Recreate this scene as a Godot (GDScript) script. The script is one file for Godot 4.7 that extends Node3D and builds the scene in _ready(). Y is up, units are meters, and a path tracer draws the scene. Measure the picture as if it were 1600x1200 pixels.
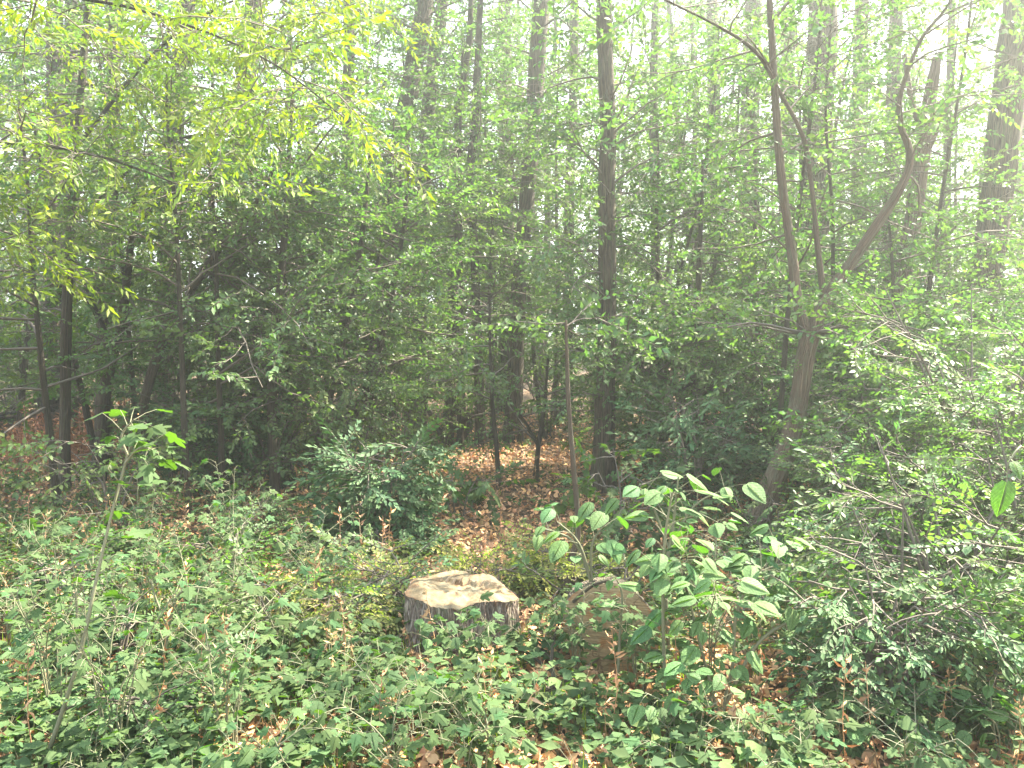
extends Node3D
# A clearing at the edge of a sunlit wood: a tree stump and a sawn log among leaf litter, shrubs and saplings, tall trees behind.

var rng := RandomNumberGenerator.new()
var lie := FastNoiseLite.new()
var rough := FastNoiseLite.new()
var M := {}
var S := {}
var L := {}
var used := {}


class Geo:
	var v := PackedVector3Array()
	var n := PackedVector3Array()
	var uv := PackedVector2Array()
	var c := PackedColorArray()
	var idx := PackedInt32Array()

	func put(p: Vector3, nn: Vector3, u := Vector2.ZERO, col := Color.WHITE) -> int:
		v.append(p)
		n.append(nn)
		uv.append(u)
		c.append(col)
		return v.size() - 1

	func tri(a: int, b: int, d: int) -> void:
		idx.append(a)
		idx.append(b)
		idx.append(d)

	# a tapered tube along pts (x, y, z, radius)
	func tube(pts: Array, sides: int, noise: FastNoiseLite = null, amount := 0.0, around := 2.0, per_metre := 0.7, close := true, col := Color.WHITE) -> void:
		var k := pts.size()
		if k < 2:
			return
		var first := v.size()
		var u := Vector3.ZERO
		var run := 0.0
		for i in k:
			var p4: Vector4 = pts[i]
			var p := Vector3(p4.x, p4.y, p4.z)
			var a4: Vector4 = pts[maxi(i - 1, 0)]
			var b4: Vector4 = pts[mini(i + 1, k - 1)]
			var t := (Vector3(b4.x, b4.y, b4.z) - Vector3(a4.x, a4.y, a4.z)).normalized()
			if i == 0:
				u = t.cross(Vector3(0.31, 0.1, 0.94)).normalized()
			else:
				run += p.distance_to(Vector3(a4.x, a4.y, a4.z))
				u = (u - t * u.dot(t)).normalized()
			var w := t.cross(u)
			for j in sides + 1:
				var a := TAU * float(j % sides) / sides
				var out := u * cos(a) + w * sin(a)
				var r := p4.w
				if noise:
					r *= 1.0 + amount * noise.get_noise_3d(p.x * 3.0 + out.x * 1.7, p.y * 1.6, p.z * 3.0 + out.z * 1.7)
				put(p + out * r, out, Vector2(around * j / sides, run * per_metre), col)
		for i in k - 1:
			for j in sides:
				var a := first + i * (sides + 1) + j
				var b := a + sides + 1
				tri(a, a + 1, b)
				tri(a + 1, b + 1, b)
		if close:
			var e4: Vector4 = pts[k - 1]
			var f4: Vector4 = pts[k - 2]
			var up := (Vector3(e4.x, e4.y, e4.z) - Vector3(f4.x, f4.y, f4.z)).normalized()
			var m := put(Vector3(e4.x, e4.y, e4.z) + up * e4.w * 0.3, up, Vector2(0.5, run * per_metre), col)
			for j in sides:
				var a := first + (k - 1) * (sides + 1) + j
				tri(a, a + 1, m)

	# a small folded leaf: four triangles
	func leaf(base: Vector3, dir: Vector3, up: Vector3, long: float, wide: float, fold: float, bend: float, col: Color) -> void:
		var side := dir.cross(up).normalized()
		var nn := side.cross(dir).normalized()
		var b := put(base, nn, Vector2(0.5, 0), col)
		var m := put(base + dir * long * 0.5 - nn * (fold * wide * 0.5), (nn + dir * bend * 0.5).normalized(), Vector2(0.5, 0.5), col)
		var l := put(base + dir * long * 0.44 - side * wide * 0.5, (nn + side * fold).normalized(), Vector2(0, 0.45), col)
		var r := put(base + dir * long * 0.44 + side * wide * 0.5, (nn - side * fold).normalized(), Vector2(1, 0.45), col)
		var t := put(base + dir * long - nn * bend * long, (nn + dir * bend).normalized(), Vector2(0.5, 1), col)
		tri(b, l, m)
		tri(b, m, r)
		tri(l, t, m)
		tri(m, t, r)

	# a flat outline (half of it, mirrored) bent along its midrib
	func blade(base: Vector3, dir: Vector3, up: Vector3, half: PackedVector2Array, long: float, fold: float, bend: float, curl: float, col: Color) -> void:
		var side := dir.cross(up).normalized()
		var nn := side.cross(dir).normalized()
		for s in [-1.0, 1.0]:
			var poly := PackedVector2Array()
			for i in 5:
				poly.append(Vector2(0.0, i / 4.0))
			for i in range(half.size() - 1, -1, -1):
				poly.append(half[i])
			var ids := Geometry2D.triangulate_polygon(poly)
			var first := v.size()
			for q in poly:
				var h := -fold * q.x - bend * q.y * q.y + curl * q.x * q.x * 2.0 + 0.02 * sin(q.y * 17.0) * q.x * 2.0
				var slope: Vector3 = nn + side * (s * (fold - 4.0 * curl * q.x)) + dir * (2.0 * bend * q.y)
				put(base + dir * (q.y * long) + side * (s * q.x * long) + nn * (h * long), slope.normalized(), Vector2(0.5 + s * q.x, q.y), col)
			for i in range(0, ids.size(), 3):
				if s > 0.0:
					tri(first + ids[i], first + ids[i + 2], first + ids[i + 1])
				else:
					tri(first + ids[i], first + ids[i + 1], first + ids[i + 2])

	func mesh(m: Material, into: ArrayMesh = null) -> ArrayMesh:
		var am := into if into else ArrayMesh.new()
		if v.is_empty():
			return am
		for i in range(0, idx.size(), 3):      # fronts run clockwise, seen from where the normals point
			var p := v[idx[i]]
			if (v[idx[i + 1]] - p).cross(v[idx[i + 2]] - p).dot(n[idx[i]] + n[idx[i + 1]] + n[idx[i + 2]]) > 0.0:
				var k := idx[i + 1]
				idx[i + 1] = idx[i + 2]
				idx[i + 2] = k
		var a := []
		a.resize(Mesh.ARRAY_MAX)
		a[Mesh.ARRAY_VERTEX] = v
		a[Mesh.ARRAY_NORMAL] = n
		a[Mesh.ARRAY_TEX_UV] = uv
		a[Mesh.ARRAY_COLOR] = c
		a[Mesh.ARRAY_INDEX] = idx
		am.add_surface_from_arrays(Mesh.PRIMITIVE_TRIANGLES, a)
		am.surface_set_material(am.get_surface_count() - 1, m)
		return am


# ---------------------------------------------------------------- naming and tagging

func numbered(called: String) -> String:
	var k: int = used.get(called, 0)
	used[called] = k + 1
	return called if k == 0 else "%s_%03d" % [called, k]


func tag(o: Node3D, label: String, category: String, group := "", kind := "") -> Node3D:
	o.set_meta("label", label)
	if category:
		o.set_meta("category", category)
	if group:
		o.set_meta("group", group)
	if kind:
		o.set_meta("kind", kind)
	return o


func thing(called: String, at: Vector3, label: String, category: String, group := "") -> Node3D:
	var o := Node3D.new()
	o.name = numbered(called)
	o.position = at
	add_child(o)
	return tag(o, label, category, group)


func part(called: String, m: Mesh, parent: Node3D, stuff := false) -> MeshInstance3D:
	var o := MeshInstance3D.new()
	o.mesh = m
	o.name = called
	if parent == self:
		o.name = numbered(called)
	else:
		var k := 0
		while parent.has_node(NodePath(o.name)):
			k += 1
			o.name = "%s_%03d" % [called, k]
	parent.add_child(o)
	if stuff:
		o.set_meta("kind", "stuff")
	return o


func many(called: String, m: Mesh, where: Array, tints: Array, parent: Node3D) -> MultiMeshInstance3D:
	var mm := MultiMesh.new()
	mm.transform_format = MultiMesh.TRANSFORM_3D
	mm.use_colors = true
	mm.mesh = m
	mm.instance_count = where.size()
	for i in where.size():
		mm.set_instance_transform(i, where[i])
		mm.set_instance_color(i, tints[i])
	var o := MultiMeshInstance3D.new()
	o.multimesh = mm
	o.name = called
	if parent == self:
		o.name = numbered(called)
	else:
		var k := 0
		while parent.has_node(NodePath(o.name)):
			k += 1
			o.name = "%s_%03d" % [called, k]
	parent.add_child(o)
	o.set_meta("kind", "stuff")
	return o


func rf(a: float, b: float) -> float:
	return rng.randf_range(a, b)


func rv(k := 1.0) -> Vector3:
	return Vector3(rf(-k, k), rf(-k, k), rf(-k, k))


func gy(x: float, z: float) -> float:
	return lie.get_noise_2d(x, z) * 0.16 + lie.get_noise_2d(x * 5.0, z * 5.0) * 0.03


func on_ground(p: Vector3) -> Vector3:
	return Vector3(p.x, gy(p.x, p.z), p.z)


func v3(q: Vector4) -> Vector3:
	return Vector3(q.x, q.y, q.z)


func v4(p: Vector3, r: float) -> Vector4:
	return Vector4(p.x, p.y, p.z, r)


# a smooth path through pts
func smooth(pts: Array, step := 4) -> Array:
	var out := []
	for i in pts.size() - 1:
		var p0: Vector4 = pts[maxi(i - 1, 0)]
		var p1: Vector4 = pts[i]
		var p2: Vector4 = pts[i + 1]
		var p3: Vector4 = pts[mini(i + 2, pts.size() - 1)]
		for k in step:
			var t := float(k) / step
			out.append(0.5 * ((2.0 * p1) + (p2 - p0) * t + (2.0 * p0 - 5.0 * p1 + 4.0 * p2 - p3) * t * t + (3.0 * p1 - p0 - 3.0 * p2 + p3) * t * t * t))
	out.append(pts[-1])
	return out


func along(path: Array, t: float) -> Vector4:
	var f := clampf(t, 0.0, 1.0) * (path.size() - 1)
	var i := mini(int(f), path.size() - 2)
	var a: Vector4 = path[i]
	var b: Vector4 = path[i + 1]
	return a.lerp(b, f - i)


# the path of a thing in its own place: shifted so that its base is the origin
func local(path: Array, base: Vector3) -> Array:
	var out := []
	for q in path:
		out.append(q - v4(base, 0.0))
	return out


func frame(dir: Vector3, up: Vector3, k: float) -> Basis:
	var z := dir.normalized()
	var x := up.cross(z)
	if x.length() < 0.01:
		x = Vector3(1, 0, 0).cross(z)
	x = x.normalized()
	return Basis(x * k, z.cross(x) * k, z * k)


# ---------------------------------------------------------------- materials and textures

func lin(r: float, g: float, b: float) -> Color:
	return Color(r, g, b).linear_to_srgb()


func leaf_material(called: String, base: Color, through: Color, gloss := 0.45) -> StandardMaterial3D:
	var m := StandardMaterial3D.new()
	m.resource_name = called
	m.albedo_color = base
	m.vertex_color_use_as_albedo = true
	m.roughness = gloss
	m.metallic_specular = 0.35
	m.backlight_enabled = true
	m.backlight = through
	m.cull_mode = BaseMaterial3D.CULL_DISABLED
	return m


func bark_material(called: String, dark: Color, pale: Color, moss: Color, relief: float, fine: float) -> StandardMaterial3D:
	var wide := 256
	var tall := 512
	var f := FastNoiseLite.new()
	f.seed = called.hash() % 1000
	f.frequency = 1.0
	f.fractal_octaves = 4
	var a := Image.create(wide, tall, false, Image.FORMAT_RGB8)
	var h := Image.create(wide, tall, false, Image.FORMAT_RGB8)
	for y in tall:
		var fy := float(y) / tall
		var mix := smoothstep(0.8, 1.0, fy)
		for x in wide:
			var an := TAU * x / wide
			var q := Vector3(cos(an), 0, sin(an)) * fine
			var r0 := 1.0 - absf(f.get_noise_3d(q.x, fy * 2.6, q.z)) * 2.2
			var r1 := 1.0 - absf(f.get_noise_3d(q.x, (fy - 1.0) * 2.6, q.z)) * 2.2
			var r := clampf(lerpf(r0, r1, mix), 0.0, 1.0)
			var patch := f.get_noise_3d(q.x * 0.3 + 40.0, sin(fy * TAU) * 0.8, q.z * 0.3) + 0.35 * f.get_noise_3d(q.x * 6.0, sin(fy * TAU) * 9.0, cos(fy * TAU) * 9.0 + q.z * 6.0)
			var col := pale.lerp(dark, r * r)
			col = col.lerp(moss, clampf(patch * 1.6, 0.0, 0.65))
			a.set_pixel(x, y, col)
			h.set_pixel(x, y, Color(1.0 - r, 1.0 - r, 1.0 - r))
	var m := StandardMaterial3D.new()
	m.resource_name = called
	m.albedo_texture = ImageTexture.create_from_image(a)
	m.heightmap_enabled = true
	m.heightmap_texture = ImageTexture.create_from_image(h)
	m.heightmap_scale = relief
	m.roughness = 0.92
	m.vertex_color_use_as_albedo = true
	return m


func cut_wood_material(called: String, stain: float, pale: float) -> StandardMaterial3D:
	var k := 512
	var f := FastNoiseLite.new()
	f.seed = 8
	f.frequency = 0.012
	f.fractal_octaves = 4
	var a := Image.create(k, k, false, Image.FORMAT_RGB8)
	var h := Image.create(k, k, false, Image.FORMAT_RGB8)
	for y in k:
		for x in k:
			var p := Vector2(x - k * 0.47, y - k * 0.54) / (k * 0.5)
			var nz := f.get_noise_2d(x, y)
			var r := p.length() * (1.0 + 0.16 * f.get_noise_2d(x * 0.35, y * 0.35)) + nz * 0.03
			var ring := 0.5 + 0.5 * sin(r * 95.0 + sin(r * 13.0) * 2.0)
			var an := atan2(p.y, p.x)
			var crack := smoothstep(0.985, 1.0, absf(sin(an * 2.5 + nz * 1.2))) * smoothstep(0.1, 0.75, r)
			var saw := f.get_noise_2d(x * 0.5 + y * 7.0, x * 0.6 - y * 1.5)
			var col := Color(0.60, 0.51, 0.37).lerp(Color(0.52, 0.42, 0.29), ring * 0.4 * stain)
			col = col.lerp(Color(0.56, 0.52, 0.42), clampf(0.3 + nz * 1.6, 0.0, 0.7) * (1.0 if pale < 0.8 else 0.25))
			col = col.lerp(Color(0.62, 0.36, 0.17), clampf(f.get_noise_2d(x * 0.6 + 900.0, y * 0.6) * 2.2 - 0.35, 0.0, 0.7) * stain)
			col = col.lerp(Color(0.55, 0.33, 0.18), smoothstep(0.86, 0.97, r) * 0.8 * stain)
			col = col * (1.0 + saw * 0.25 * stain)
			col = col.lerp(Color(0.33, 0.24, 0.16), crack * 0.5) * pale
			a.set_pixel(x, y, Color(clampf(col.r, 0, 1), clampf(col.g, 0, 1), clampf(col.b, 0, 1)))
			var hh := clampf(0.5 + saw * 0.5 - crack * 0.5 + ring * 0.06, 0, 1)
			h.set_pixel(x, y, Color(hh, hh, hh))
	var m := StandardMaterial3D.new()
	m.resource_name = called
	m.albedo_texture = ImageTexture.create_from_image(a)
	m.heightmap_enabled = true
	m.heightmap_texture = ImageTexture.create_from_image(h)
	m.heightmap_scale = 0.3
	m.roughness = 0.85
	return m


func soil_material() -> StandardMaterial3D:
	var k := 512
	var f := FastNoiseLite.new()
	f.seed = 21
	f.frequency = 0.02
	f.fractal_octaves = 5
	var fa := f.get_seamless_image(k, k)
	f.seed = 33
	f.frequency = 0.07
	f.noise_type = FastNoiseLite.TYPE_CELLULAR
	f.cellular_return_type = FastNoiseLite.RETURN_CELL_VALUE
	f.fractal_type = FastNoiseLite.FRACTAL_NONE
	var fb := f.get_seamless_image(k, k)
	f.cellular_return_type = FastNoiseLite.RETURN_DISTANCE2_SUB
	var fc := f.get_seamless_image(k, k)
	var a := Image.create(k, k, false, Image.FORMAT_RGB8)
	for y in k:
		for x in k:
			var p := fa.get_pixel(x, y).r
			var q := fb.get_pixel(x, y).r
			var e := fc.get_pixel(x, y).r
			var col := Color(0.32, 0.24, 0.16).lerp(Color(0.55, 0.42, 0.29), q)
			col = col.lerp(Color(0.22, 0.16, 0.1), clampf((0.5 - p) * 2.0, 0.0, 0.7))
			col = col * (0.75 + 0.25 * clampf(e * 2.0, 0.0, 1.0))
			a.set_pixel(x, y, col)
	var m := StandardMaterial3D.new()
	m.resource_name = "leaf mould"
	m.albedo_texture = ImageTexture.create_from_image(a)
	m.heightmap_enabled = true
	m.heightmap_texture = ImageTexture.create_from_image(fc)
	m.heightmap_scale = 2.0
	m.roughness = 0.95
	return m


func veined_material(called: String, base: Color, vein: Color, through: Color) -> StandardMaterial3D:
	var k := 256
	var f := FastNoiseLite.new()
	f.seed = 5
	f.frequency = 0.03
	f.fractal_octaves = 3
	var a := Image.create(k, k, false, Image.FORMAT_RGB8)
	var h := Image.create(k, k, false, Image.FORMAT_RGB8)
	for y in k:
		for x in k:
			var u := absf(float(x) / k - 0.5) * 2.0
			var w := float(y) / k
			var mid := 1.0 - smoothstep(0.02, 0.05, u)
			var s := fposmod((w - u * 0.45) * 8.0, 1.0)
			var side := (1.0 - smoothstep(0.03, 0.1, absf(s - 0.5))) * 0.6
			var t := clampf(maxf(mid, side), 0.0, 1.0)
			var nz := f.get_noise_2d(x, y)
			a.set_pixel(x, y, base.lerp(vein, t * 0.85) * (1.0 + nz * 0.16))
			var hh := clampf(0.6 - t * 0.5 + nz * 0.2, 0, 1)
			h.set_pixel(x, y, Color(hh, hh, hh))
	var m := leaf_material(called, Color.WHITE, through, 0.62)
	m.albedo_texture = ImageTexture.create_from_image(a)
	m.heightmap_enabled = true
	m.heightmap_texture = ImageTexture.create_from_image(h)
	m.heightmap_scale = 0.3
	return m


func make_materials() -> void:
	var glow := Color(0.85, 1.0, 0.3).linear_to_srgb()
	M.leaf = leaf_material("green leaf", lin(0.155, 0.22, 0.10), Color(0.8, 0.98, 0.5), 0.48)
	M.thin = leaf_material("thin bright leaf", lin(0.175, 0.26, 0.06), Color(0.95, 1.0, 0.25), 0.45)
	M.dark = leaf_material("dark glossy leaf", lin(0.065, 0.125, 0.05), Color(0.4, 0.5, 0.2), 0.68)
	M.soft = leaf_material("soft lobed leaf", lin(0.095, 0.155, 0.06), Color(0.85, 1.0, 0.38), 0.75)
	M.big = veined_material("veined leaf", Color(0.36, 0.47, 0.28), Color(0.54, 0.63, 0.42), Color(0.7, 0.85, 0.32))
	M.dry = leaf_material("dead leaf", lin(0.50, 0.33, 0.17), Color(0.3, 0.22, 0.12), 0.75)
	M.straw = leaf_material("dead bracken", lin(0.30, 0.16, 0.09), Color(0.4, 0.25, 0.12), 0.8)
	M.twig = StandardMaterial3D.new()
	M.twig.resource_name = "twig"
	M.twig.albedo_color = lin(0.12, 0.1, 0.08)
	M.twig.roughness = 0.9
	M.stem = StandardMaterial3D.new()
	M.stem.resource_name = "green stem"
	M.stem.albedo_color = lin(0.15, 0.15, 0.085)
	M.stem.roughness = 0.7
	M.bark = bark_material("furrowed bark", Color(0.19, 0.16, 0.135), Color(0.40, 0.35, 0.29), Color(0.33, 0.36, 0.24), 1.6, 3.2)
	M.smooth_bark = bark_material("smooth bark", Color(0.31, 0.26, 0.21), Color(0.47, 0.40, 0.33), Color(0.40, 0.42, 0.33), 1.4, 1.8)
	M.stump_bark = bark_material("stump bark", Color(0.34, 0.29, 0.26), Color(0.62, 0.57, 0.52), Color(0.5, 0.5, 0.42), 2.5, 3.0)
	M.dead_wood = bark_material("dead wood", Color(0.26, 0.21, 0.17), Color(0.52, 0.46, 0.40), Color(0.4, 0.37, 0.3), 1.0, 2.2)
	M.cut = cut_wood_material("sawn stump wood", 0.55, 0.74)
	M.cut_log = cut_wood_material("sawn log wood", 0.65, 0.92)
	M.sliver = StandardMaterial3D.new()
	M.sliver.albedo_color = lin(0.36, 0.26, 0.17)
	M.sliver.roughness = 0.85
	M.soil = soil_material()


# ---------------------------------------------------------------- leaves and sprays

func lobed_half() -> PackedVector2Array:   # right half of a five-lobed leaf of length 1
	return PackedVector2Array([Vector2(0.0, 0.0), Vector2(0.10, -0.05), Vector2(0.24, 0.02), Vector2(0.36, 0.10), Vector2(0.33, 0.2), Vector2(0.26, 0.27), Vector2(0.36, 0.33), Vector2(0.50, 0.5), Vector2(0.47, 0.6), Vector2(0.35, 0.6), Vector2(0.2, 0.54), Vector2(0.2, 0.72), Vector2(0.13, 0.87), Vector2(0.0, 1.0)])


func broad_half() -> PackedVector2Array:
	return PackedVector2Array([Vector2(0.0, 0.0), Vector2(0.12, -0.03), Vector2(0.25, 0.05), Vector2(0.345, 0.18), Vector2(0.375, 0.34), Vector2(0.345, 0.5), Vector2(0.28, 0.65), Vector2(0.18, 0.8), Vector2(0.08, 0.92), Vector2(0.0, 1.0)])


func ivy_half() -> PackedVector2Array:    # cheap lobed leaf
	return PackedVector2Array([Vector2(0.0, 0.0), Vector2(0.3, 0.05), Vector2(0.26, 0.26), Vector2(0.47, 0.52), Vector2(0.2, 0.56), Vector2(0.0, 1.0)])


func tint(k: float, warm := 0.0) -> Color:
	var b := 1.0 + rf(-k, k)
	var w := rf(-k, k) * 0.6 + warm
	return Color(b * (1.0 + w), b, b * (1.0 - 0.7 * w))


# a leafy twig along +z, leaves spread about the xz plane
func spray(count: int, run: float, long: float, wide: float, lean: float, droop: float, loose: float, mat: Material, shape := 0) -> ArrayMesh:
	var g := Geo.new()
	var t := Geo.new()
	var pts := []
	var bend := rf(-0.12, 0.12)
	for i in 4:
		var f := i / 3.0
		pts.append(Vector4(bend * f * f * run, -droop * 0.25 * f * f * run, f * run, 0.0022 * (1.2 - f) * (run / 0.35)))
	t.tube(pts, 3, null, 0.0, 1.0, 1.0, false)
	for i in count:
		var f := (i + 0.7) / count
		var p := v3(along(pts, f))
		var s := -1.0 if i % 2 else 1.0
		var a := lean * (1.0 - 0.6 * f * f) + rf(-0.3, 0.3) * (1.0 + loose)
		var dir := Vector3(s * sin(a), rf(-0.6, 0.6) * loose - droop, cos(a))
		if i == count - 1:
			dir = Vector3(rf(-0.2, 0.2), -droop, 1.0)
		dir = dir.normalized()
		var up := (Vector3.UP + rv(loose)).normalized()
		if absf(up.dot(dir)) > 0.9:
			up = Vector3(1, 0.3, 0).normalized()
		var k := rf(0.7, 1.2)
		if shape == 1:
			g.blade(p, dir, up, ivy_half(), long * k, rf(0.1, 0.4), rf(0.0, 0.25), 0.0, tint(0.16))
		else:
			g.leaf(p + dir * 0.008, dir, up, long * k, wide * k, rf(0.15, 0.6), rf(0.0, 0.25), tint(0.16))
	return t.mesh(M.twig, g.mesh(mat))


func make_sprays() -> void:
	S.elm = []
	S.willow = []
	S.privet = []
	S.maple = []
	S.holly = []
	S.far = []
	S.herb = []
	S.grass = []
	S.bracken = []
	S.litter = []
	for i in 4:
		S.elm.append(spray(19, 0.36, 0.05, 0.029, 1.0, 0.1, 1.0, M.leaf))
		S.willow.append(spray(17, 0.34, 0.064, 0.022, 0.85, 0.3, 1.0, M.thin))
		S.privet.append(spray(20, 0.26, 0.036, 0.02, 0.9, 0.05, 0.6, M.leaf))
		S.maple.append(spray(9, 0.32, 0.085, 0.06, 0.9, 0.25, 0.35, M.soft, 1))
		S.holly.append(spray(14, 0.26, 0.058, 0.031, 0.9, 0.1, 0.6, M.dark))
		S.far.append(spray(26, 0.8, 0.12, 0.065, 1.1, 0.2, 1.0, M.leaf))
		S.herb.append(herb(7, 0.13, 0.06))
		S.grass.append(tuft(14, 0.14))
		S.bracken.append(dead_stem())
		var g := Geo.new()
		g.blade(Vector3(0, 0.006, -0.035), Vector3(0, rf(-0.1, 0.3), 1).normalized(), Vector3.UP, ivy_half() if i % 2 else broad_half(), 0.085, rf(-0.3, 0.2), rf(-0.3, 0.2), rf(-0.4, 0.4), Color.WHITE)
		S.litter.append(g.mesh(M.dry))
	L.broad = []
	L.lobed = []
	for i in 14:
		var g := Geo.new()
		g.blade(Vector3.ZERO, Vector3(0, 0, 1), Vector3.UP, broad_half(), 1.0, rf(0.05, 0.35), rf(0.05, 0.4), rf(-0.1, 0.2), tint(0.22, rf(-0.1, 0.1)))
		L.broad.append(g.mesh(M.big))
		g = Geo.new()
		g.blade(Vector3.ZERO, Vector3(0, 0, 1), Vector3.UP, lobed_half(), 1.0, rf(-0.05, 0.35), rf(0.0, 0.35), rf(-0.2, 0.25), tint(0.3, rf(-0.15, 0.15)))
		L.lobed.append(g.mesh(M.soft))


func herb(count: int, tall: float, long: float) -> ArrayMesh:
	var g := Geo.new()
	var t := Geo.new()
	for i in count:
		var a := TAU * i / count + rf(-0.4, 0.4)
		var out := Vector3(cos(a), 0, sin(a))
		var h := tall * rf(0.3, 1.1)
		var top := out * rf(0.02, 0.07) + Vector3(0, h, 0)
		t.tube([Vector4(0, 0, 0, 0.0014), v4(top * 0.6 + Vector3(0, h * 0.1, 0), 0.0012), v4(top, 0.001)], 3, null, 0.0, 1.0, 1.0, false)
		for s in 2:
			var dir := (out.rotated(Vector3.UP, rf(-1.2, 1.2)) + Vector3(0, rf(-0.4, 0.4), 0)).normalized()
			g.leaf(top, dir, (Vector3.UP + rv(0.4)).normalized(), long * rf(0.6, 1.1), long * 0.62, rf(0.1, 0.5), rf(0.0, 0.4), tint(0.2))
	return t.mesh(M.stem, g.mesh(M.soft))


func tuft(count: int, tall: float) -> ArrayMesh:
	var g := Geo.new()
	for i in count:
		var a := rf(0, TAU)
		var out := Vector3(cos(a), 0, sin(a))
		var h := tall * rf(0.4, 1.1)
		g.leaf(out * rf(0.0, 0.03), (Vector3.UP + out * rf(0.1, 0.6)).normalized(), out, h, 0.007, 0.3, rf(0.05, 0.4), tint(0.2))
	return g.mesh(M.thin)


func dead_stem() -> ArrayMesh:
	var g := Geo.new()
	var t := Geo.new()
	var h := rf(0.5, 0.8)
	var pts := [Vector4(0, 0, 0, 0.004), Vector4(rf(-0.05, 0.05), h * 0.5, rf(-0.05, 0.05), 0.003), Vector4(rf(-0.15, 0.15), h, rf(-0.15, 0.15), 0.0015)]
	t.tube(pts, 3)
	for i in 22:
		var p := v3(along(pts, rf(0.15, 1.0)))
		var dir := (rv() + Vector3(0, -0.5, 0)).normalized()
		g.leaf(p, dir, rv().normalized(), rf(0.03, 0.1), rf(0.01, 0.03), 0.5, rf(0.1, 0.5), tint(0.3))
	return t.mesh(M.straw, g.mesh(M.straw))


# ---------------------------------------------------------------- trees and shrubs

# Leafy branches off a limb or a trunk: fine wood goes into wood, sprays into where / tints.
func branch_out(wood: Geo, where: Array, tints: Array, from: Vector3, dir: Vector3, run: float, r0: float, o: Dictionary) -> void:
	var pts := []
	var p := from
	var d := dir.normalized()
	var steps := 5
	for i in steps + 1:
		var f := float(i) / steps
		pts.append(v4(p, r0 * (1.0 - 0.85 * f) + 0.0015))
		d = (d + rv(0.22) + Vector3(0, o.get("sag", -0.06), 0)).normalized()
		p += d * run / steps
	wood.tube(pts, 4, null, 0.0, 1.0, 1.0, false)
	var gap: float = o.get("gap", 0.24)
	var n := maxi(2, int(run / gap))
	var k: float = o.get("size", 1.0)
	var warm: float = o.get("warm", 0.0)
	var bright: float = o.get("bright", 1.0)
	for i in n:
		var f := 0.12 + 0.88 * (i + rf(0.0, 0.8)) / n
		var q := along(pts, f)
		var ahead := (v3(along(pts, minf(f + 0.1, 1.0))) - v3(along(pts, f - 0.1))).normalized()
		var side := ahead.cross(Vector3.UP).normalized() * (1.0 if i % 2 else -1.0)
		var sd := (ahead * 0.7 + side * rf(0.2, 1.1) + Vector3(0, rf(-0.4, 0.55), 0)).normalized()
		var sl := (run * 0.42 * (1.1 - f) + 0.22) * rf(0.6, 1.2)
		var tw := []
		var tp := v3(q)
		for j in 4:
			tw.append(v4(tp, 0.004 * (1.0 - j / 4.0) + 0.001))
			sd = (sd + rv(0.2) + Vector3(0, o.get("sag", -0.06) * 0.7, 0)).normalized()
			tp += sd * sl / 3.0
		wood.tube(tw, 3, null, 0.0, 1.0, 1.0, false)
		var m := maxi(2, int(sl / o.get("every", 0.11)))
		for j in m:
			if rng.randf() > o.get("full", 1.0):
				continue
			var sp := v3(along(tw, (j + rf(0.2, 1.0)) / m))
			var out := (sd + sd.cross(Vector3.UP).normalized() * rf(-1.2, 1.2) + Vector3(0, rf(-0.5, 0.5) + o.get("sag", -0.06) * 2.0, 0)).normalized()
			where.append(Transform3D(frame(out, (Vector3.UP + rv(0.8)).normalized(), k * rf(0.75, 1.3)), sp))
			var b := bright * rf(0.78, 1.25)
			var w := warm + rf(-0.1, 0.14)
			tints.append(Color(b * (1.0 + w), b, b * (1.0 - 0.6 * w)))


func crown(o: Node3D, kind: String, where: Array, tints: Array, called := "foliage") -> void:
	var protos: Array = S[kind]
	var half := where.size() / 2
	var a := rng.randi() % protos.size()
	if half == 0:
		return
	many(called, protos[a], where.slice(0, half), tints.slice(0, half), o)
	many(called, protos[(a + 1) % protos.size()], where.slice(half), tints.slice(half), o)


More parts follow.
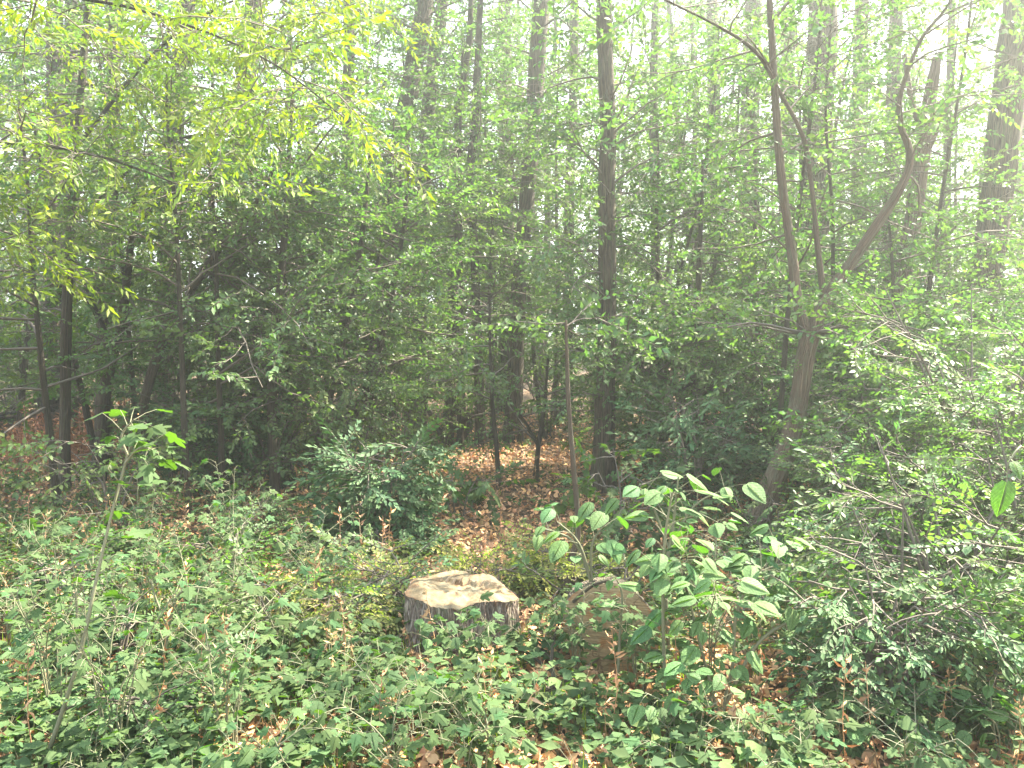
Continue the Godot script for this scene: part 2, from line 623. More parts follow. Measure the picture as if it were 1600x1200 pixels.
# path: Vector4 (x, y, z, radius) in the world, from the ground up. limbs: further paths.
func tree(called: String, label: String, path: Array, limbs: Array, o: Dictionary, group := "", category := "tree") -> Node3D:
	var foot: Vector4 = path[0]
	var base := Vector3(foot.x, gy(foot.x, foot.z) - 0.05, foot.z)
	var t := thing(called, base, label, category, group)
	var p := smooth(local(path, base), 5)
	var flare: float = o.get("flare", 0.5)
	for i in p.size():
		var q: Vector4 = p[i]
		q.w *= 1.0 + flare * exp(-maxf(q.y, 0.0) / (foot.w * 2.2))
		p[i] = q
	p[0] = Vector4(p[0].x, minf(p[0].y, 0.0), p[0].z, p[0].w)
	var g := Geo.new()
	var bark: Material = o.get("bark", M.bark)
	var sides: int = o.get("sides", 11)
	g.tube(p, sides, rough, o.get("lumps", 0.16), o.get("around", 2.0), 0.8)
	part("trunk", g.mesh(bark), t)
	var wood := Geo.new()
	var where := []
	var tints := []
	var stems := [p]
	for l in limbs:
		var lp := smooth(local(l, base), 4)
		var lg := Geo.new()
		lg.tube(lp, maxi(6, sides - 3), rough, 0.14, 2.0, 0.8)
		part("limb", lg.mesh(bark), t)
		stems.append(lp)
	var n: int = o.get("branches", 16)
	for i in n:
		var stem: Array = stems[0] if limbs.is_empty() else stems[rng.randi() % stems.size()]
		var low: float = o.get("low", 0.35) if stem == stems[0] else o.get("limb_low", 0.15)
		var f := lerpf(low, 1.0, (i + rf(0.0, 1.0)) / n)
		var q := along(stem, f)
		var a: float = rf(0, TAU)
		if o.has("toward"):
			a = o.toward + rf(-1.0, 1.0) * o.get("swing", 1.2)
		var rise: float = o.get("rise", 0.35) + rf(-0.45, 0.5)
		var run: float = o.get("reach", 1.4) * rf(0.45, 1.15) * (0.5 + 0.6 * sin(PI * (0.2 + 0.72 * (f - low) / maxf(1.0 - low, 0.05))))
		branch_out(wood, where, tints, v3(q), Vector3(cos(a), rise, sin(a)), run, minf(q.w * 0.5, 0.006 + run * 0.007), o)
	if not wood.v.is_empty():
		part("twigs", wood.mesh(M.twig), t, true)
	crown(t, o.get("kind", "elm"), where, tints)
	return t


# says where a plant stands by the nearest trunk that one can find
func beside(x: float, d: float) -> String:
	var marks := [[-0.585, 13.0, "the leftmost dark trunk"], [-0.515, 10.0, "the trunk above the bracken"], [-0.44, 11.0, "the trunk among bright leaves"], [-0.36, 12.0, "the thick leaning left trunk"], [-0.3, 8.0, "the shaded upright sapling"], [-0.235, 8.7, "the leaning pair of saplings"], [-0.155, 12.0, "the trunk bending right"], [-0.06, 11.5, "the close pair of thin trunks"], [0.02, 12.0, "the dark leaning centre trunk"], [0.12, 8.4, "the straight middle trunk"], [0.225, 8.5, "the small arching sapling"], [0.34, 6.2, "the smooth forked tree"], [0.385, 11.0, "the thick hazy trunk"], [0.44, 13.5, "the slim trunk by the snag"], [0.49, 8.6, "the broken-topped snag"], [0.61, 9.0, "the thick right trunk"]]
	var best: Array = marks[0]
	for m in marks:
		if absf(x / d - m[0]) < absf(x / d - best[0]):
			best = m
	var off: float = x / d - best[0]
	var far: float = d - best[1]
	var deep := "far behind" if far > 6.0 else "behind" if far > 1.2 else "in front of" if far < -1.2 else "level with"
	var hand := "" if absf(off) < 0.012 else "left and " if off < 0.0 else "right and "
	if hand and deep == "level with":
		return ("just left of " if off < 0.0 else "just right of ") + best[2]
	return (hand.replace(" and ", " of and ") if hand else "directly ") + deep + " " + best[2]


# says where a low plant of the near undergrowth stands
func among(x: float, d: float) -> String:
	var b := x / d
	var row := "at the very front" if d < 3.15 else "in the middle" if d < 4.1 else "farther back" if d < 5.2 else "farthest back"
	var col := "at the left edge" if b < -0.54 else "left of the tall pale shoot" if b < -0.46 else "right of the tall pale shoot" if b < -0.36 else "by the thin bent shoot" if b < -0.26 else "left of the stump" if b < -0.14 else "straight below the stump" if b < 0.03 else "below the cut log" if b < 0.2 else "beside the broad-leaved bush" if b < 0.36 else "by the dark glossy shrub"
	return row + ", " + col


func upright(x: float, z: float, tall: float, r: float, wander: float) -> Array:
	var out := []
	var p := Vector3(x, gy(x, z) - 0.05, z)
	var lean := Vector3(rf(-1, 1), 0, rf(-1, 1)) * wander
	for i in 6:
		var f := i / 5.0
		out.append(v4(p + lean * f * tall * 0.2 + rv(wander * 0.12) * f * tall * 0.2 + Vector3(0, f * tall, 0), r * (1.0 - 0.75 * f)))
	return out


# several stems from one root
func shrub(called: String, label: String, at: Vector3, tall: float, wide: float, stems: int, o: Dictionary, group := "") -> Node3D:
	var base := on_ground(at)
	var t := thing(called, base, label, "shrub", group)
	var wood := Geo.new()
	var where := []
	var tints := []
	for s in stems:
		var a := TAU * s / stems + rf(-0.5, 0.5)
		var out := Vector3(cos(a), 0, sin(a))
		var top := out * wide * rf(0.2, 0.8) + Vector3(0, tall * rf(0.7, 1.05), 0)
		var path := smooth([v4(out * 0.04 - Vector3(0, 0.05, 0), 0.008 + tall * 0.004), v4(top * 0.4 + Vector3(0, tall * 0.12, 0) + rv(0.06), 0.006 + tall * 0.003), v4(top, 0.003)], 4)
		wood.tube(path, 5, null, 0.0, 1.0, 1.0, false)
		var n := maxi(3, int(tall * o.get("per_metre", 5.0)))
		for i in n:
			var f := lerpf(o.get("low", 0.12), 1.0, (i + rf(0.0, 0.9)) / n)
			var q := along(path, f)
			var b := a + rf(-1.7, 1.7)
			branch_out(wood, where, tints, v3(q), Vector3(cos(b), rf(0.0, 0.6), sin(b)), wide * rf(0.35, 0.7) * (1.15 - 0.4 * f), 0.004, o)
	part("stems", wood.mesh(M.twig), t, true)
	crown(t, o.get("kind", "elm"), where, tints)
	return t


# stems with single leaves, each leaf a part of its own
func leafy_plant(called: String, label: String, at: Vector3, tall: float, wide: float, stems: int, leaves: int, meshes: Array, size: float, group := "", category := "shrub", given: Array = []) -> Node3D:
	var base := on_ground(at)
	var t := thing(called, base, label, category, group)
	var paths := []
	for q in given:
		paths.append(smooth(local(q, base), 4))
	for s in stems:
		var a := TAU * s / maxi(stems, 1) + rf(-0.5, 0.5)
		var out := Vector3(cos(a), 0, sin(a))
		var h := tall * rf(0.65, 1.05)
		var top := out * wide * rf(0.3, 1.0) + Vector3(0, h, 0)
		paths.append(smooth([v4(out * 0.02 - Vector3(0, 0.04, 0), 0.0038), v4(out * wide * 0.15 + Vector3(0, h * 0.55, 0) + rv(0.03), 0.003), v4(top, 0.0014)], 4))
	var per := maxi(1, leaves / paths.size())
	for path in paths:
		var g := Geo.new()
		g.tube(path, 6, rough, 0.1, 1.0, 1.0)
		var side := 1.0
		for i in per:
			var f := pow((i + rf(0.3, 1.0)) / per, 0.8)
			f = lerpf(0.22, 1.0, f)
			var q := along(path, f)
			var ahead := (v3(along(path, minf(f + 0.06, 1.0))) - v3(along(path, f - 0.06))).normalized()
			side = -side
			var out := ahead.cross(Vector3(rf(-0.6, 0.6), 0.4, rf(-0.6, 0.6))).normalized() * side
			var stalk := (out + ahead * rf(0.1, 0.7) + Vector3(0, rf(-0.1, 0.5), 0)).normalized()
			var reach := rf(0.3, 1.5) * size + (wide * 0.5 * rf(0.0, 1.0) if i % 3 else 0.0) * (1.1 - f)
			var tip := v3(q) + stalk * reach
			g.tube([v4(v3(q), 0.002), v4(v3(q) + stalk * reach * 0.5 + Vector3(0, 0.006, 0), 0.0014), v4(tip, 0.001)], 3, null, 0.0, 1.0, 1.0, false)
			var ld := (Vector3(stalk.x, 0, stalk.z).normalized() + Vector3(0, rf(-0.75, 0.25), 0) + rv(0.3)).normalized()
			var up := (Vector3.UP + rv(0.45) + Vector3(0, 0, 0.15)).normalized()
			var o := part("leaf", meshes[rng.randi() % meshes.size()], t)
			o.transform = Transform3D(frame(ld, up, size * rf(0.45, 1.2)), tip)
		part("stem", g.mesh(M.stem), t)
	return t

func _ready() -> void:
	rng.seed = 20240
	lie.seed = 4
	lie.frequency = 0.12
	lie.fractal_octaves = 2
	rough.seed = 9
	rough.frequency = 1.0
	rough.fractal_octaves = 3

	var cam := Camera3D.new()
	cam.name = "camera"
	cam.position = Vector3(0, 1.65, 0)
	cam.rotation_degrees = Vector3(-3.5, 0, 0)
	cam.fov = 52.0
	cam.near = 0.05
	cam.far = 600.0
	add_child(cam)
	cam.current = true

	var sky := ProceduralSkyMaterial.new()
	sky.sky_top_color = Color(0.76, 0.83, 0.92)
	sky.sky_horizon_color = Color(0.93, 0.94, 0.95)
	sky.sky_curve = 0.2
	sky.sky_energy_multiplier = 0.75
	sky.ground_bottom_color = Color(0.25, 0.24, 0.2)
	sky.ground_horizon_color = Color(0.6, 0.62, 0.6)
	sky.sun_angle_max = 30.0
	var env := Environment.new()
	env.background_mode = Environment.BG_SKY
	env.sky = Sky.new()
	env.sky.sky_material = sky
	env.tonemap_mode = Environment.TONE_MAPPER_LINEAR
	env.tonemap_exposure = 8.7
	env.sdfgi_enabled = true
	env.ssao_enabled = true
	env.ssil_enabled = true
	env.volumetric_fog_enabled = true
	env.volumetric_fog_density = 0.0065
	env.volumetric_fog_albedo = Color(0.94, 0.97, 0.95)
	env.volumetric_fog_anisotropy = 0.62
	var we := WorldEnvironment.new()
	we.name = "surroundings"
	we.environment = env
	add_child(we)

	var sun := DirectionalLight3D.new()
	sun.name = "sun"
	sun.light_energy = 1.6
	sun.light_color = Color(1.0, 0.96, 0.88)
	sun.light_angular_distance = 0.5
	sun.shadow_enabled = true
	add_child(sun)
	# the sun stands ahead and to the right, about 50 degrees up
	var az := deg_to_rad(57.0)
	var el := deg_to_rad(50.0)
	sun.look_at_from_position(Vector3(sin(az) * cos(el), sin(el), -cos(az) * cos(el)) * 50.0, Vector3.ZERO)

	make_materials()
	make_sprays()
	build_ground()
	build_tall_trees()
	build_far_wood()
	build_understory()
	build_stump_and_log()
	build_deadwood()
	build_foreground()


# ---------------------------------------------------------------- the ground and what covers it

func build_ground() -> void:
	var g := Geo.new()
	var xs := []
	var zs := []
	for i in 121:
		var f := (i - 60) / 60.0
		xs.append(signf(f) * (absf(f) * 9.0 + pow(absf(f), 4.0) * 240.0))
		zs.append(-4.0 + signf(f) * (absf(f) * 10.0 + pow(absf(f), 4.0) * 240.0))
	for z in zs:
		for x in xs:
			var e := 0.1
			var nn := Vector3(gy(x - e, z) - gy(x + e, z), 2.0 * e, gy(x, z - e) - gy(x, z + e)).normalized()
			g.put(Vector3(x, gy(x, z), z), nn, Vector2(x, z) * 0.55)
	for j in 120:
		for i in 120:
			var a := j * 121 + i
			g.tri(a, a + 1, a + 121)
			g.tri(a + 1, a + 122, a + 121)
	var o := part("ground", g.mesh(M.soil), self)
	o.set_meta("kind", "structure")

	# fallen leaves
	for v in 4:
		var where := []
		var tints := []
		for i in 19000:
			var d := 2.4 + 14.0 * pow(rng.randf(), 1.35)
			var x := rf(-0.8, 0.8) * (d + 1.0)
			var p := Vector3(x, gy(x, -d) + 0.008 + rf(0.0, 0.02), -d)
			var up := (Vector3.UP + rv(0.45)).normalized()
			where.append(Transform3D(frame(rv(), up, rf(0.3, 0.68)), p))
			var b := rf(0.6, 1.4)
			tints.append(Color(b * rf(0.95, 1.2), b * rf(0.85, 1.0), b * rf(0.75, 1.1)))
		var f := many("fallen_leaves", S.litter[v], where, tints, self)
		tag(f, ["small curled brown leaves lying all over the forest floor", "lobed brown leaves lying all over the forest floor", "flat oval tan leaves lying all over the forest floor", "creased lobed rusty leaves lying all over the forest floor"][v], "fallen leaves", "leaf litter", "stuff")

	# low herbs and grass, thin in the clearing, thick to the sides and in front
	for v in 4:
		var where := []
		var tints := []
		for i in 4600:
			var d := 2.3 + 12.0 * pow(rng.randf(), 1.2)
			var x := rf(-0.85, 0.85) * (d + 0.8)
			if rng.randf() > green_share(x, -d):
				continue
			var p := Vector3(x, gy(x, -d), -d)
			where.append(Transform3D(Basis(Vector3.UP, rf(0, TAU)).scaled(Vector3.ONE * rf(0.5, 1.3)), p))
			var b := rf(0.75, 1.3)
			var w := rf(0.1, 0.45) if absf(x) < 1.5 and d > 4.0 and d < 5.8 else rf(-0.1, 0.15)
			tints.append(Color(b * (1.0 + w), b, b * (1.0 - 0.6 * w)))
		var f := many("ground_cover", S.herb[v] if v < 3 else S.grass[0], where, tints, self)
		tag(f, ["low round-leaved green herbs growing through the fallen leaves", "low mixed green herbs growing through the fallen leaves", "low bright green herbs growing through the fallen leaves", "thin grass tufts growing through the fallen leaves"][v], "ground cover", "", "stuff")


	for v in 2:
		var where := []
		var tints := []
		for i in 260:
			var d := 2.8 + 8.0 * rng.randf()
			var x := rf(-0.8, 0.75) * d
			where.append(Transform3D(Basis(Vector3.UP, rf(0, TAU)).scaled(Vector3.ONE * rf(0.3, 0.7)), Vector3(x, gy(x, -d) - 0.01, -d)))
			var b := rf(0.9, 1.9)
			tints.append(Color(b, b * rf(1.0, 1.25), b * rf(0.9, 1.2)))
		var f := many("dead_stems", S.bracken[v], where, tints, self)
		tag(f, ["dry tan dead stems standing here and there in the undergrowth", "short dry rusty dead stems scattered in the undergrowth"][v], "dead stems", "", "stuff")


func green_share(x: float, z: float) -> float:
	var d := -z
	var nz := lie.get_noise_2d(x * 9.0 + 50.0, z * 9.0) * 1.2 + 0.45
	var share := 0.55 * nz
	if x > -0.9 + 0.02 * d and x < 1.3 + 0.05 * d and d > 4.8:
		share *= 0.25           # the leaf-strewn clearing
	if x < -0.5 and d < 6.0:
		share = 0.5 + 0.5 * nz
	if absf(x) < 1.5 and d > 4.3 and d < 5.7:
		share = 0.75 * nz
	if d < 3.4:
		share = maxf(share, 0.6 * nz)
	return share


# ---------------------------------------------------------------- tall trees

func build_tall_trees() -> void:
	var up := {"branches": 22, "low": 0.3, "reach": 1.7, "full": 0.8, "rise": 0.5, "kind": "elm", "size": 1.2, "gap": 0.34, "every": 0.17}
	var bare := up.duplicate()
	bare.branches = 22
	bare.low = 0.22
	bare.reach = 1.05
	var high := up.duplicate()
	high.low = 0.52
	var clad := bare.duplicate()
	clad.branches = 64
	clad.low = 0.08
	clad.reach = 0.85
	clad.gap = 0.22
	clad.every = 0.13
	tree("straight_tree", "straight dark trunk in the middle, rising from the leaf-covered clearing out of the top", [Vector4(0.973, -0.039, -8.4, 0.123), Vector4(0.999, 1.136, -8.4, 0.106), Vector4(1.013, 1.954, -8.4, 0.096), Vector4(0.998, 3.162, -8.4, 0.089), Vector4(1.006, 3.825, -8.4, 0.085), Vector4(0.957, 5.13, -8.4, 0.082), Vector4(0.956, 7.041, -8.4, 0.068), Vector4(0.968, 9.021, -8.4, 0.041)], [], clad, "", "tree")
	var leaning := tree("forked_tree", "smooth pale leaning trunk that forks into two bare limbs, right of the clearing",
		[Vector4(1.882, -0.036, -6.2, 0.1), Vector4(2.062, 0.455, -6.2, 0.084), Vector4(2.197, 0.813, -6.2, 0.078), Vector4(2.275, 1.17, -6.2, 0.074), Vector4(2.308, 1.473, -6.2, 0.074), Vector4(2.354, 1.674, -6.2, 0.072)],
		[[Vector4(2.345, 1.624, -6.2, 0.063), Vector4(2.459, 1.924, -6.2, 0.052), Vector4(2.651, 2.223, -6.2, 0.043), Vector4(2.867, 2.545, -6.2, 0.039), Vector4(3.052, 2.864, -6.2, 0.033), Vector4(3.08, 3.085, -6.2, 0.028), Vector4(2.989, 3.328, -6.2, 0.019), Vector4(3.02, 3.594, -6.2, 0.017), Vector4(3.148, 3.931, -6.2, 0.013), Vector4(3.336, 4.171, -6.2, 0.011), Vector4(3.566, 4.599, -6.2, 0.007)],
		[Vector4(2.336, 1.599, -6.2, 0.054), Vector4(2.238, 1.924, -6.2, 0.041), Vector4(2.19, 2.273, -6.2, 0.037), Vector4(2.099, 2.815, -6.2, 0.033), Vector4(2.043, 3.352, -6.2, 0.03), Vector4(1.997, 3.931, -6.2, 0.026), Vector4(1.944, 4.599, -6.2, 0.022), Vector4(1.89, 5.397, -6.2, 0.013)],
		[Vector4(2.449, 1.904, -6.2, 0.026), Vector4(2.383, 2.372, -6.2, 0.022), Vector4(2.328, 2.815, -6.2, 0.019), Vector4(2.255, 3.182, -6.2, 0.018), Vector4(2.054, 3.546, -6.2, 0.015), Vector4(1.81, 3.765, -6, 0.014), Vector4(1.471, 3.874, -5.8, 0.01), Vector4(1.152, 3.927, -5.6, 0.008), Vector4(0.853, 3.97, -5.4, 0.006)],
		[Vector4(2.28, 0.946, -6.2, 0.019), Vector4(2.541, 1.017, -6.1, 0.015), Vector4(2.84, 1.087, -6, 0.013), Vector4(3.131, 1.048, -5.9, 0.01), Vector4(3.364, 1.01, -5.8, 0.006)],
		[Vector4(1.95, 5.2, -6.2, 0.03), Vector4(1.8, 6.4, -6.1, 0.024), Vector4(1.3, 7.6, -5.8, 0.016), Vector4(0.6, 8.6, -5.5, 0.006)],
		[Vector4(3.6, 4.5, -6.2, 0.022), Vector4(4.0, 5.8, -6.1, 0.02), Vector4(3.9, 7.2, -5.8, 0.014), Vector4(3.4, 8.4, -5.4, 0.006)]],
		{"bark": M.smooth_bark, "branches": 76, "low": 0.97, "limb_low": 0.38, "reach": 0.95, "kind": "elm", "flare": 0.25, "lumps": 0.2, "sides": 14, "gap": 0.3, "every": 0.16, "full": 0.8})
	tree("snag", "leaning dead trunk with a broken top against the white sky, behind the forked tree",
		[Vector4(3.781, -0.115, -8.6, 0.105), Vector4(3.837, 0.419, -8.6, 0.098), Vector4(4.007, 1.124, -8.6, 0.091), Vector4(4.13, 1.683, -8.6, 0.091), Vector4(4.249, 2.376, -8.6, 0.091), Vector4(4.353, 3.062, -8.6, 0.087), Vector4(4.437, 3.876, -8.6, 0.077), Vector4(4.497, 4.347, -8.6, 0.063), Vector4(4.536, 4.615, -8.6, 0.042)],
		[[Vector4(4.406, 3.538, -8.6, 0.042), Vector4(4.548, 3.843, -8.6, 0.035), Vector4(4.661, 4.146, -8.6, 0.028)], [Vector4(4.426, 3.775, -8.6, 0.038), Vector4(4.284, 4.146, -8.6, 0.028), Vector4(4.187, 4.648, -8.6, 0.024)], [Vector4(3.87, 0.49, -8.6, 0.031), Vector4(3.949, 0.702, -8.6, 0.028), Vector4(4.017, 0.772, -8.6, 0.021)]],
		{"bark": M.dead_wood, "branches": 3, "low": 0.25, "reach": 0.7, "kind": "elm"}, "", "dead tree")
	tree("thick_tree", "thick dark leaning trunk at the right edge of the wood",
		[Vector4(5.087, -0.16, -9, 0.212), Vector4(5.155, 0.436, -9, 0.19), Vector4(5.253, 1.393, -9, 0.176), Vector4(5.379, 2.338, -9, 0.172), Vector4(5.487, 3.342, -9, 0.168), Vector4(5.557, 4.332, -9, 0.168), Vector4(5.629, 5.24, -9, 0.161), Vector4(5.746, 6.75, -9, 0.139), Vector4(5.838, 8.759, -9, 0.08)], [], bare)
	tree("hazy_tree", "thick pale grey hazy trunk directly behind the forked tree", [Vector4(4.205, -0.288, -11, 0.241), Vector4(4.193, 0.977, -11, 0.224), Vector4(4.17, 2.755, -11, 0.21), Vector4(4.192, 4.065, -11, 0.206), Vector4(4.223, 5.698, -11, 0.197), Vector4(4.232, 7.468, -11, 0.161), Vector4(4.215, 9.935, -11, 0.089)], [], bare)
	tree("slim_tree", "slim upright trunk between the hazy trunk and the snag", [Vector4(5.943, -0.172, -13.5, 0.143), Vector4(5.89, 3.006, -13.5, 0.132), Vector4(5.854, 5.145, -13.5, 0.126), Vector4(5.844, 6.722, -13.5, 0.115), Vector4(5.803, 9.809, -13.5, 0.066)], [], bare)
	tree("slim_tree", "slim upright trunk touching the snag on its left, rising out of the top", [Vector4(5.747, -0.068, -12, 0.122), Vector4(5.71, 2.855, -12, 0.112), Vector4(5.696, 4.001, -12, 0.102), Vector4(5.69, 5.507, -12, 0.098), Vector4(5.708, 6.806, -12, 0.088), Vector4(5.702, 8.902, -12, 0.049)], [], bare)
	tree("thin_tree", "very thin bare trunk against the white sky right of the snag", [Vector4(7.148, -0.104, -13, 0.079), Vector4(7.109, 2.956, -13, 0.069), Vector4(7.077, 4.504, -13, 0.063), Vector4(7.077, 5.727, -13, 0.058), Vector4(7.067, 7.236, -13, 0.053), Vector4(7.027, 9.017, -13, 0.032)], [], {"branches": 5, "reach": 0.9, "low": 0.4})
	tree("leaning_tree", "dark trunk that leans to the right, left of the straight middle trunk", [Vector4(0, -0.266, -12, 0.137), Vector4(0.059, 1.307, -12, 0.122), Vector4(0.126, 2.663, -12, 0.112), Vector4(0.212, 3.525, -12, 0.112), Vector4(0.288, 4.379, -12, 0.117), Vector4(0.363, 5.507, -12, 0.122), Vector4(0.437, 6.621, -12, 0.122), Vector4(0.517, 8.45, -12, 0.088), Vector4(0.603, 10.953, -12, 0.049)], [], up)
	tree("slim_tree", "slim grey trunk close to the left of the straight middle trunk", [Vector4(1.031, -0.374, -15, 0.122), Vector4(1.058, 1.951, -15, 0.104), Vector4(1.083, 4.351, -15, 0.091), Vector4(1.147, 6.12, -15, 0.085), Vector4(1.163, 7.864, -15, 0.079), Vector4(1.175, 10.151, -15, 0.049)], [], up)
	tree("leaning_tree", "dark trunk bending right near its top, in front of a bright sky gap", [Vector4(-2.083, -0.118, -12, 0.156), Vector4(-1.945, 1.89, -12, 0.141), Vector4(-1.833, 3.525, -12, 0.137), Vector4(-1.628, 4.851, -12, 0.137), Vector4(-1.45, 5.694, -12, 0.137), Vector4(-1.291, 6.621, -12, 0.132), Vector4(-1.081, 8.45, -12, 0.098), Vector4(-0.929, 10.688, -12, 0.049)], [], high)
	tree("slim_tree", "slim dark trunk just right of the trunk that bends right", [Vector4(-1.575, -0.211, -13, 0.127), Vector4(-1.51, 2.956, -13, 0.116), Vector4(-1.393, 4.811, -13, 0.111), Vector4(-1.26, 6.131, -13, 0.106), Vector4(-1.11, 7.136, -13, 0.095), Vector4(-1.014, 9.994, -13, 0.053)], [], high)
	tree("thin_tree", "thin reddish trunk at the left of a close pair", [Vector4(-0.734, -0.044, -11.5, 0.07), Vector4(-0.764, 1.88, -11.5, 0.061), Vector4(-0.775, 3.721, -11.5, 0.056), Vector4(-0.771, 4.808, -11.5, 0.051), Vector4(-0.611, 5.882, -11.5, 0.042), Vector4(-0.561, 7.295, -11.5, 0.028)], [], {"branches": 7, "reach": 1.1, "low": 0.4})
	tree("thin_tree", "thin reddish trunk at the right of a close pair", [Vector4(-0.452, -0.044, -11.5, 0.075), Vector4(-0.538, 2.621, -11.5, 0.065), Vector4(-0.59, 3.903, -11.5, 0.061), Vector4(-0.532, 4.717, -11.5, 0.056), Vector4(-0.474, 5.882, -11.5, 0.047), Vector4(-0.407, 7.295, -11.5, 0.028)], [], {"branches": 7, "reach": 1.1, "low": 0.4})
	tree("slim_tree", "grey trunk with a pale patch, behind the close pair of thin trunks", [Vector4(-0.131, -0.377, -16, 0.169), Vector4(-0.103, 3.257, -16, 0.156), Vector4(-0.128, 5.792, -16, 0.143), Vector4(-0.152, 8.279, -16, 0.117), Vector4(-0.125, 10.717, -16, 0.065)], [], up)
	tree("leaning_tree", "dark trunk leaning right among bright yellow-green leaves", [Vector4(-4.916, -0.243, -11, 0.152), Vector4(-4.832, 1.87, -11, 0.134), Vector4(-4.714, 3.631, -11, 0.125), Vector4(-4.592, 4.928, -11, 0.116), Vector4(-4.42, 6.207, -11, 0.112), Vector4(-4.222, 7.884, -11, 0.08), Vector4(-4.05, 9.691, -11, 0.045)], [], high)
	tree("slim_tree", "leftmost dark trunk high behind the drooping leaves", [Vector4(-7.68, -0.104, -13, 0.137), Vector4(-7.528, 2.956, -13, 0.127), Vector4(-7.413, 5.016, -13, 0.122), Vector4(-7.341, 7.036, -13, 0.116), Vector4(-7.234, 9.507, -13, 0.063)], [], high)
	tree("slim_tree", "second dark trunk from the left edge, beside a white sky gap", [Vector4(-7.666, -0.172, -13.5, 0.132), Vector4(-7.534, 3.006, -13.5, 0.121), Vector4(-7.429, 5.145, -13.5, 0.115), Vector4(-7.346, 7.243, -13.5, 0.104), Vector4(-7.216, 9.809, -13.5, 0.066)], [], high)
	tree("slim_tree", "dark trunk above the dead bracken and white sky gaps at left", [Vector4(-5.25, -0.112, -10, 0.106), Vector4(-5.139, 1.85, -10, 0.098), Vector4(-5.045, 3.292, -10, 0.089), Vector4(-4.974, 4.552, -10, 0.081), Vector4(-4.913, 5.484, -10, 0.073), Vector4(-4.81, 7.317, -10, 0.049)], [], high)
	tree("leaning_tree", "thick dark trunk leaning right, behind the bright drooping leaves", [Vector4(-4.402, -0.118, -12, 0.176), Vector4(-4.249, 2.374, -12, 0.161), Vector4(-4.114, 4.19, -12, 0.151), Vector4(-3.971, 5.507, -12, 0.141), Vector4(-3.838, 6.437, -12, 0.137), Vector4(-3.657, 8.902, -12, 0.088)], [], high)
	tree("slim_tree", "pale slim trunk left of the bright sky gap", [Vector4(-3.001, -0.239, -14, 0.125), Vector4(-2.913, 3.056, -14, 0.114), Vector4(-2.862, 5.274, -14, 0.102), Vector4(-2.813, 7.45, -14, 0.091), Vector4(-2.764, 9.584, -14, 0.051)], [], high)
	tree("slim_tree", "dark hazy trunk high up, right of the straight middle trunk", [Vector4(4.776, -0.377, -16, 0.208), Vector4(4.749, 3.257, -16, 0.195), Vector4(4.735, 5.415, -16, 0.189), Vector4(4.756, 7.041, -16, 0.176), Vector4(4.772, 8.893, -16, 0.143), Vector4(4.777, 11.32, -16, 0.078)], [], up)
	tree("slim_tree", "dark hazy trunk crossed by the left limb of the forked tree", [Vector4(5.25, -0.251, -15, 0.159), Vector4(5.19, 3.157, -15, 0.146), Vector4(5.151, 5.533, -15, 0.134), Vector4(5.138, 7.286, -15, 0.122), Vector4(5.123, 10.151, -15, 0.073)], [], up)
	tree("slim_tree", "grey trunk close behind the right edge", [Vector4(9.416, -0.239, -14, 0.228), Vector4(9.146, 1.931, -14, 0.211), Vector4(8.966, 4.171, -14, 0.193), Vector4(8.834, 5.822, -14, 0.171), Vector4(8.748, 7.45, -14, 0.159), Vector4(8.664, 9.584, -14, 0.102)], [], bare)
	tree("slim_tree", "slim grey trunk right of the small sapling with the arching branch", [Vector4(4.419, -0.364, -17, 0.166), Vector4(4.387, 3.357, -17, 0.152), Vector4(4.304, 6.051, -17, 0.138), Vector4(4.195, 8.693, -17, 0.117), Vector4(4.102, 11.284, -17, 0.062)], [], up)
	tree("thin_tree", "thin upright trunk right of the straight middle trunk", [Vector4(2.52, -0.239, -14, 0.085), Vector4(2.529, 3.056, -14, 0.08), Vector4(2.471, 5.274, -14, 0.074), Vector4(2.48, 7.45, -14, 0.063), Vector4(2.479, 9.584, -14, 0.04)], [], {"branches": 8, "reach": 1.1, "low": 0.35})


func build_far_wood() -> void:
	for i in 50:
		var d := 16.0 + 30.0 * pow(rng.randf(), 0.9)
		var x := rf(-0.8, 0.64) * d
		var sunny := x > 0.25 * d
		var tall := rf(7.0, 12.0) if sunny else rf(10.0, 17.0)
		tree("far_tree", "slender far tree, " + beside(x, d), upright(x, -d, tall, rf(0.05, 0.15), 0.7), [],
			{"branches": 15 if sunny else 26, "low": 0.2, "reach": 2.0, "rise": 0.35, "kind": "far", "size": 1.0, "gap": 0.55, "every": 0.42, "sides": 7, "bright": rf(0.8, 1.2), "warm": rf(-0.05, 0.2)}, "trees at the back of the wood")
	for i in 46:
		var d := 13.0 + 16.0 * rng.randf()
		var x := rf(-0.85, 0.85) * d
		if in_a_sunbeam(x, d, 3.0):
			continue
		shrub("far_shrub", "loose shrub far back, " + beside(x, d), Vector3(x, 0, -d), rf(1.8, 4.2), rf(0.9, 1.6), 4, {"kind": "far", "size": rf(0.55, 0.8), "gap": 0.4, "every": 0.25, "per_metre": 2.6, "bright": rf(0.7, 1.2), "warm": rf(-0.05, 0.2)}, "shrubs in the thicket behind the clearing")
	var where := []
	var tints := []
	for i in 7000:
		var d := 36.0 + 30.0 * rng.randf()
		var x := rf(-1.0, 1.0) * d
		var h := 20.0 * pow(rng.randf(), 1.6) + 0.3
		where.append(Transform3D(frame(rv(), (Vector3.UP + rv(0.6)).normalized(), rf(1.0, 2.2)), Vector3(x, h, -d)))
		var b := rf(0.7, 1.2)
		tints.append(Color(b * 1.05, b, b * 0.9))
	var o := many("far_foliage", S.far[0], where, tints, self)
	tag(o, "pale mass of foliage closing the view at the very back of the wood", "foliage", "", "stuff")


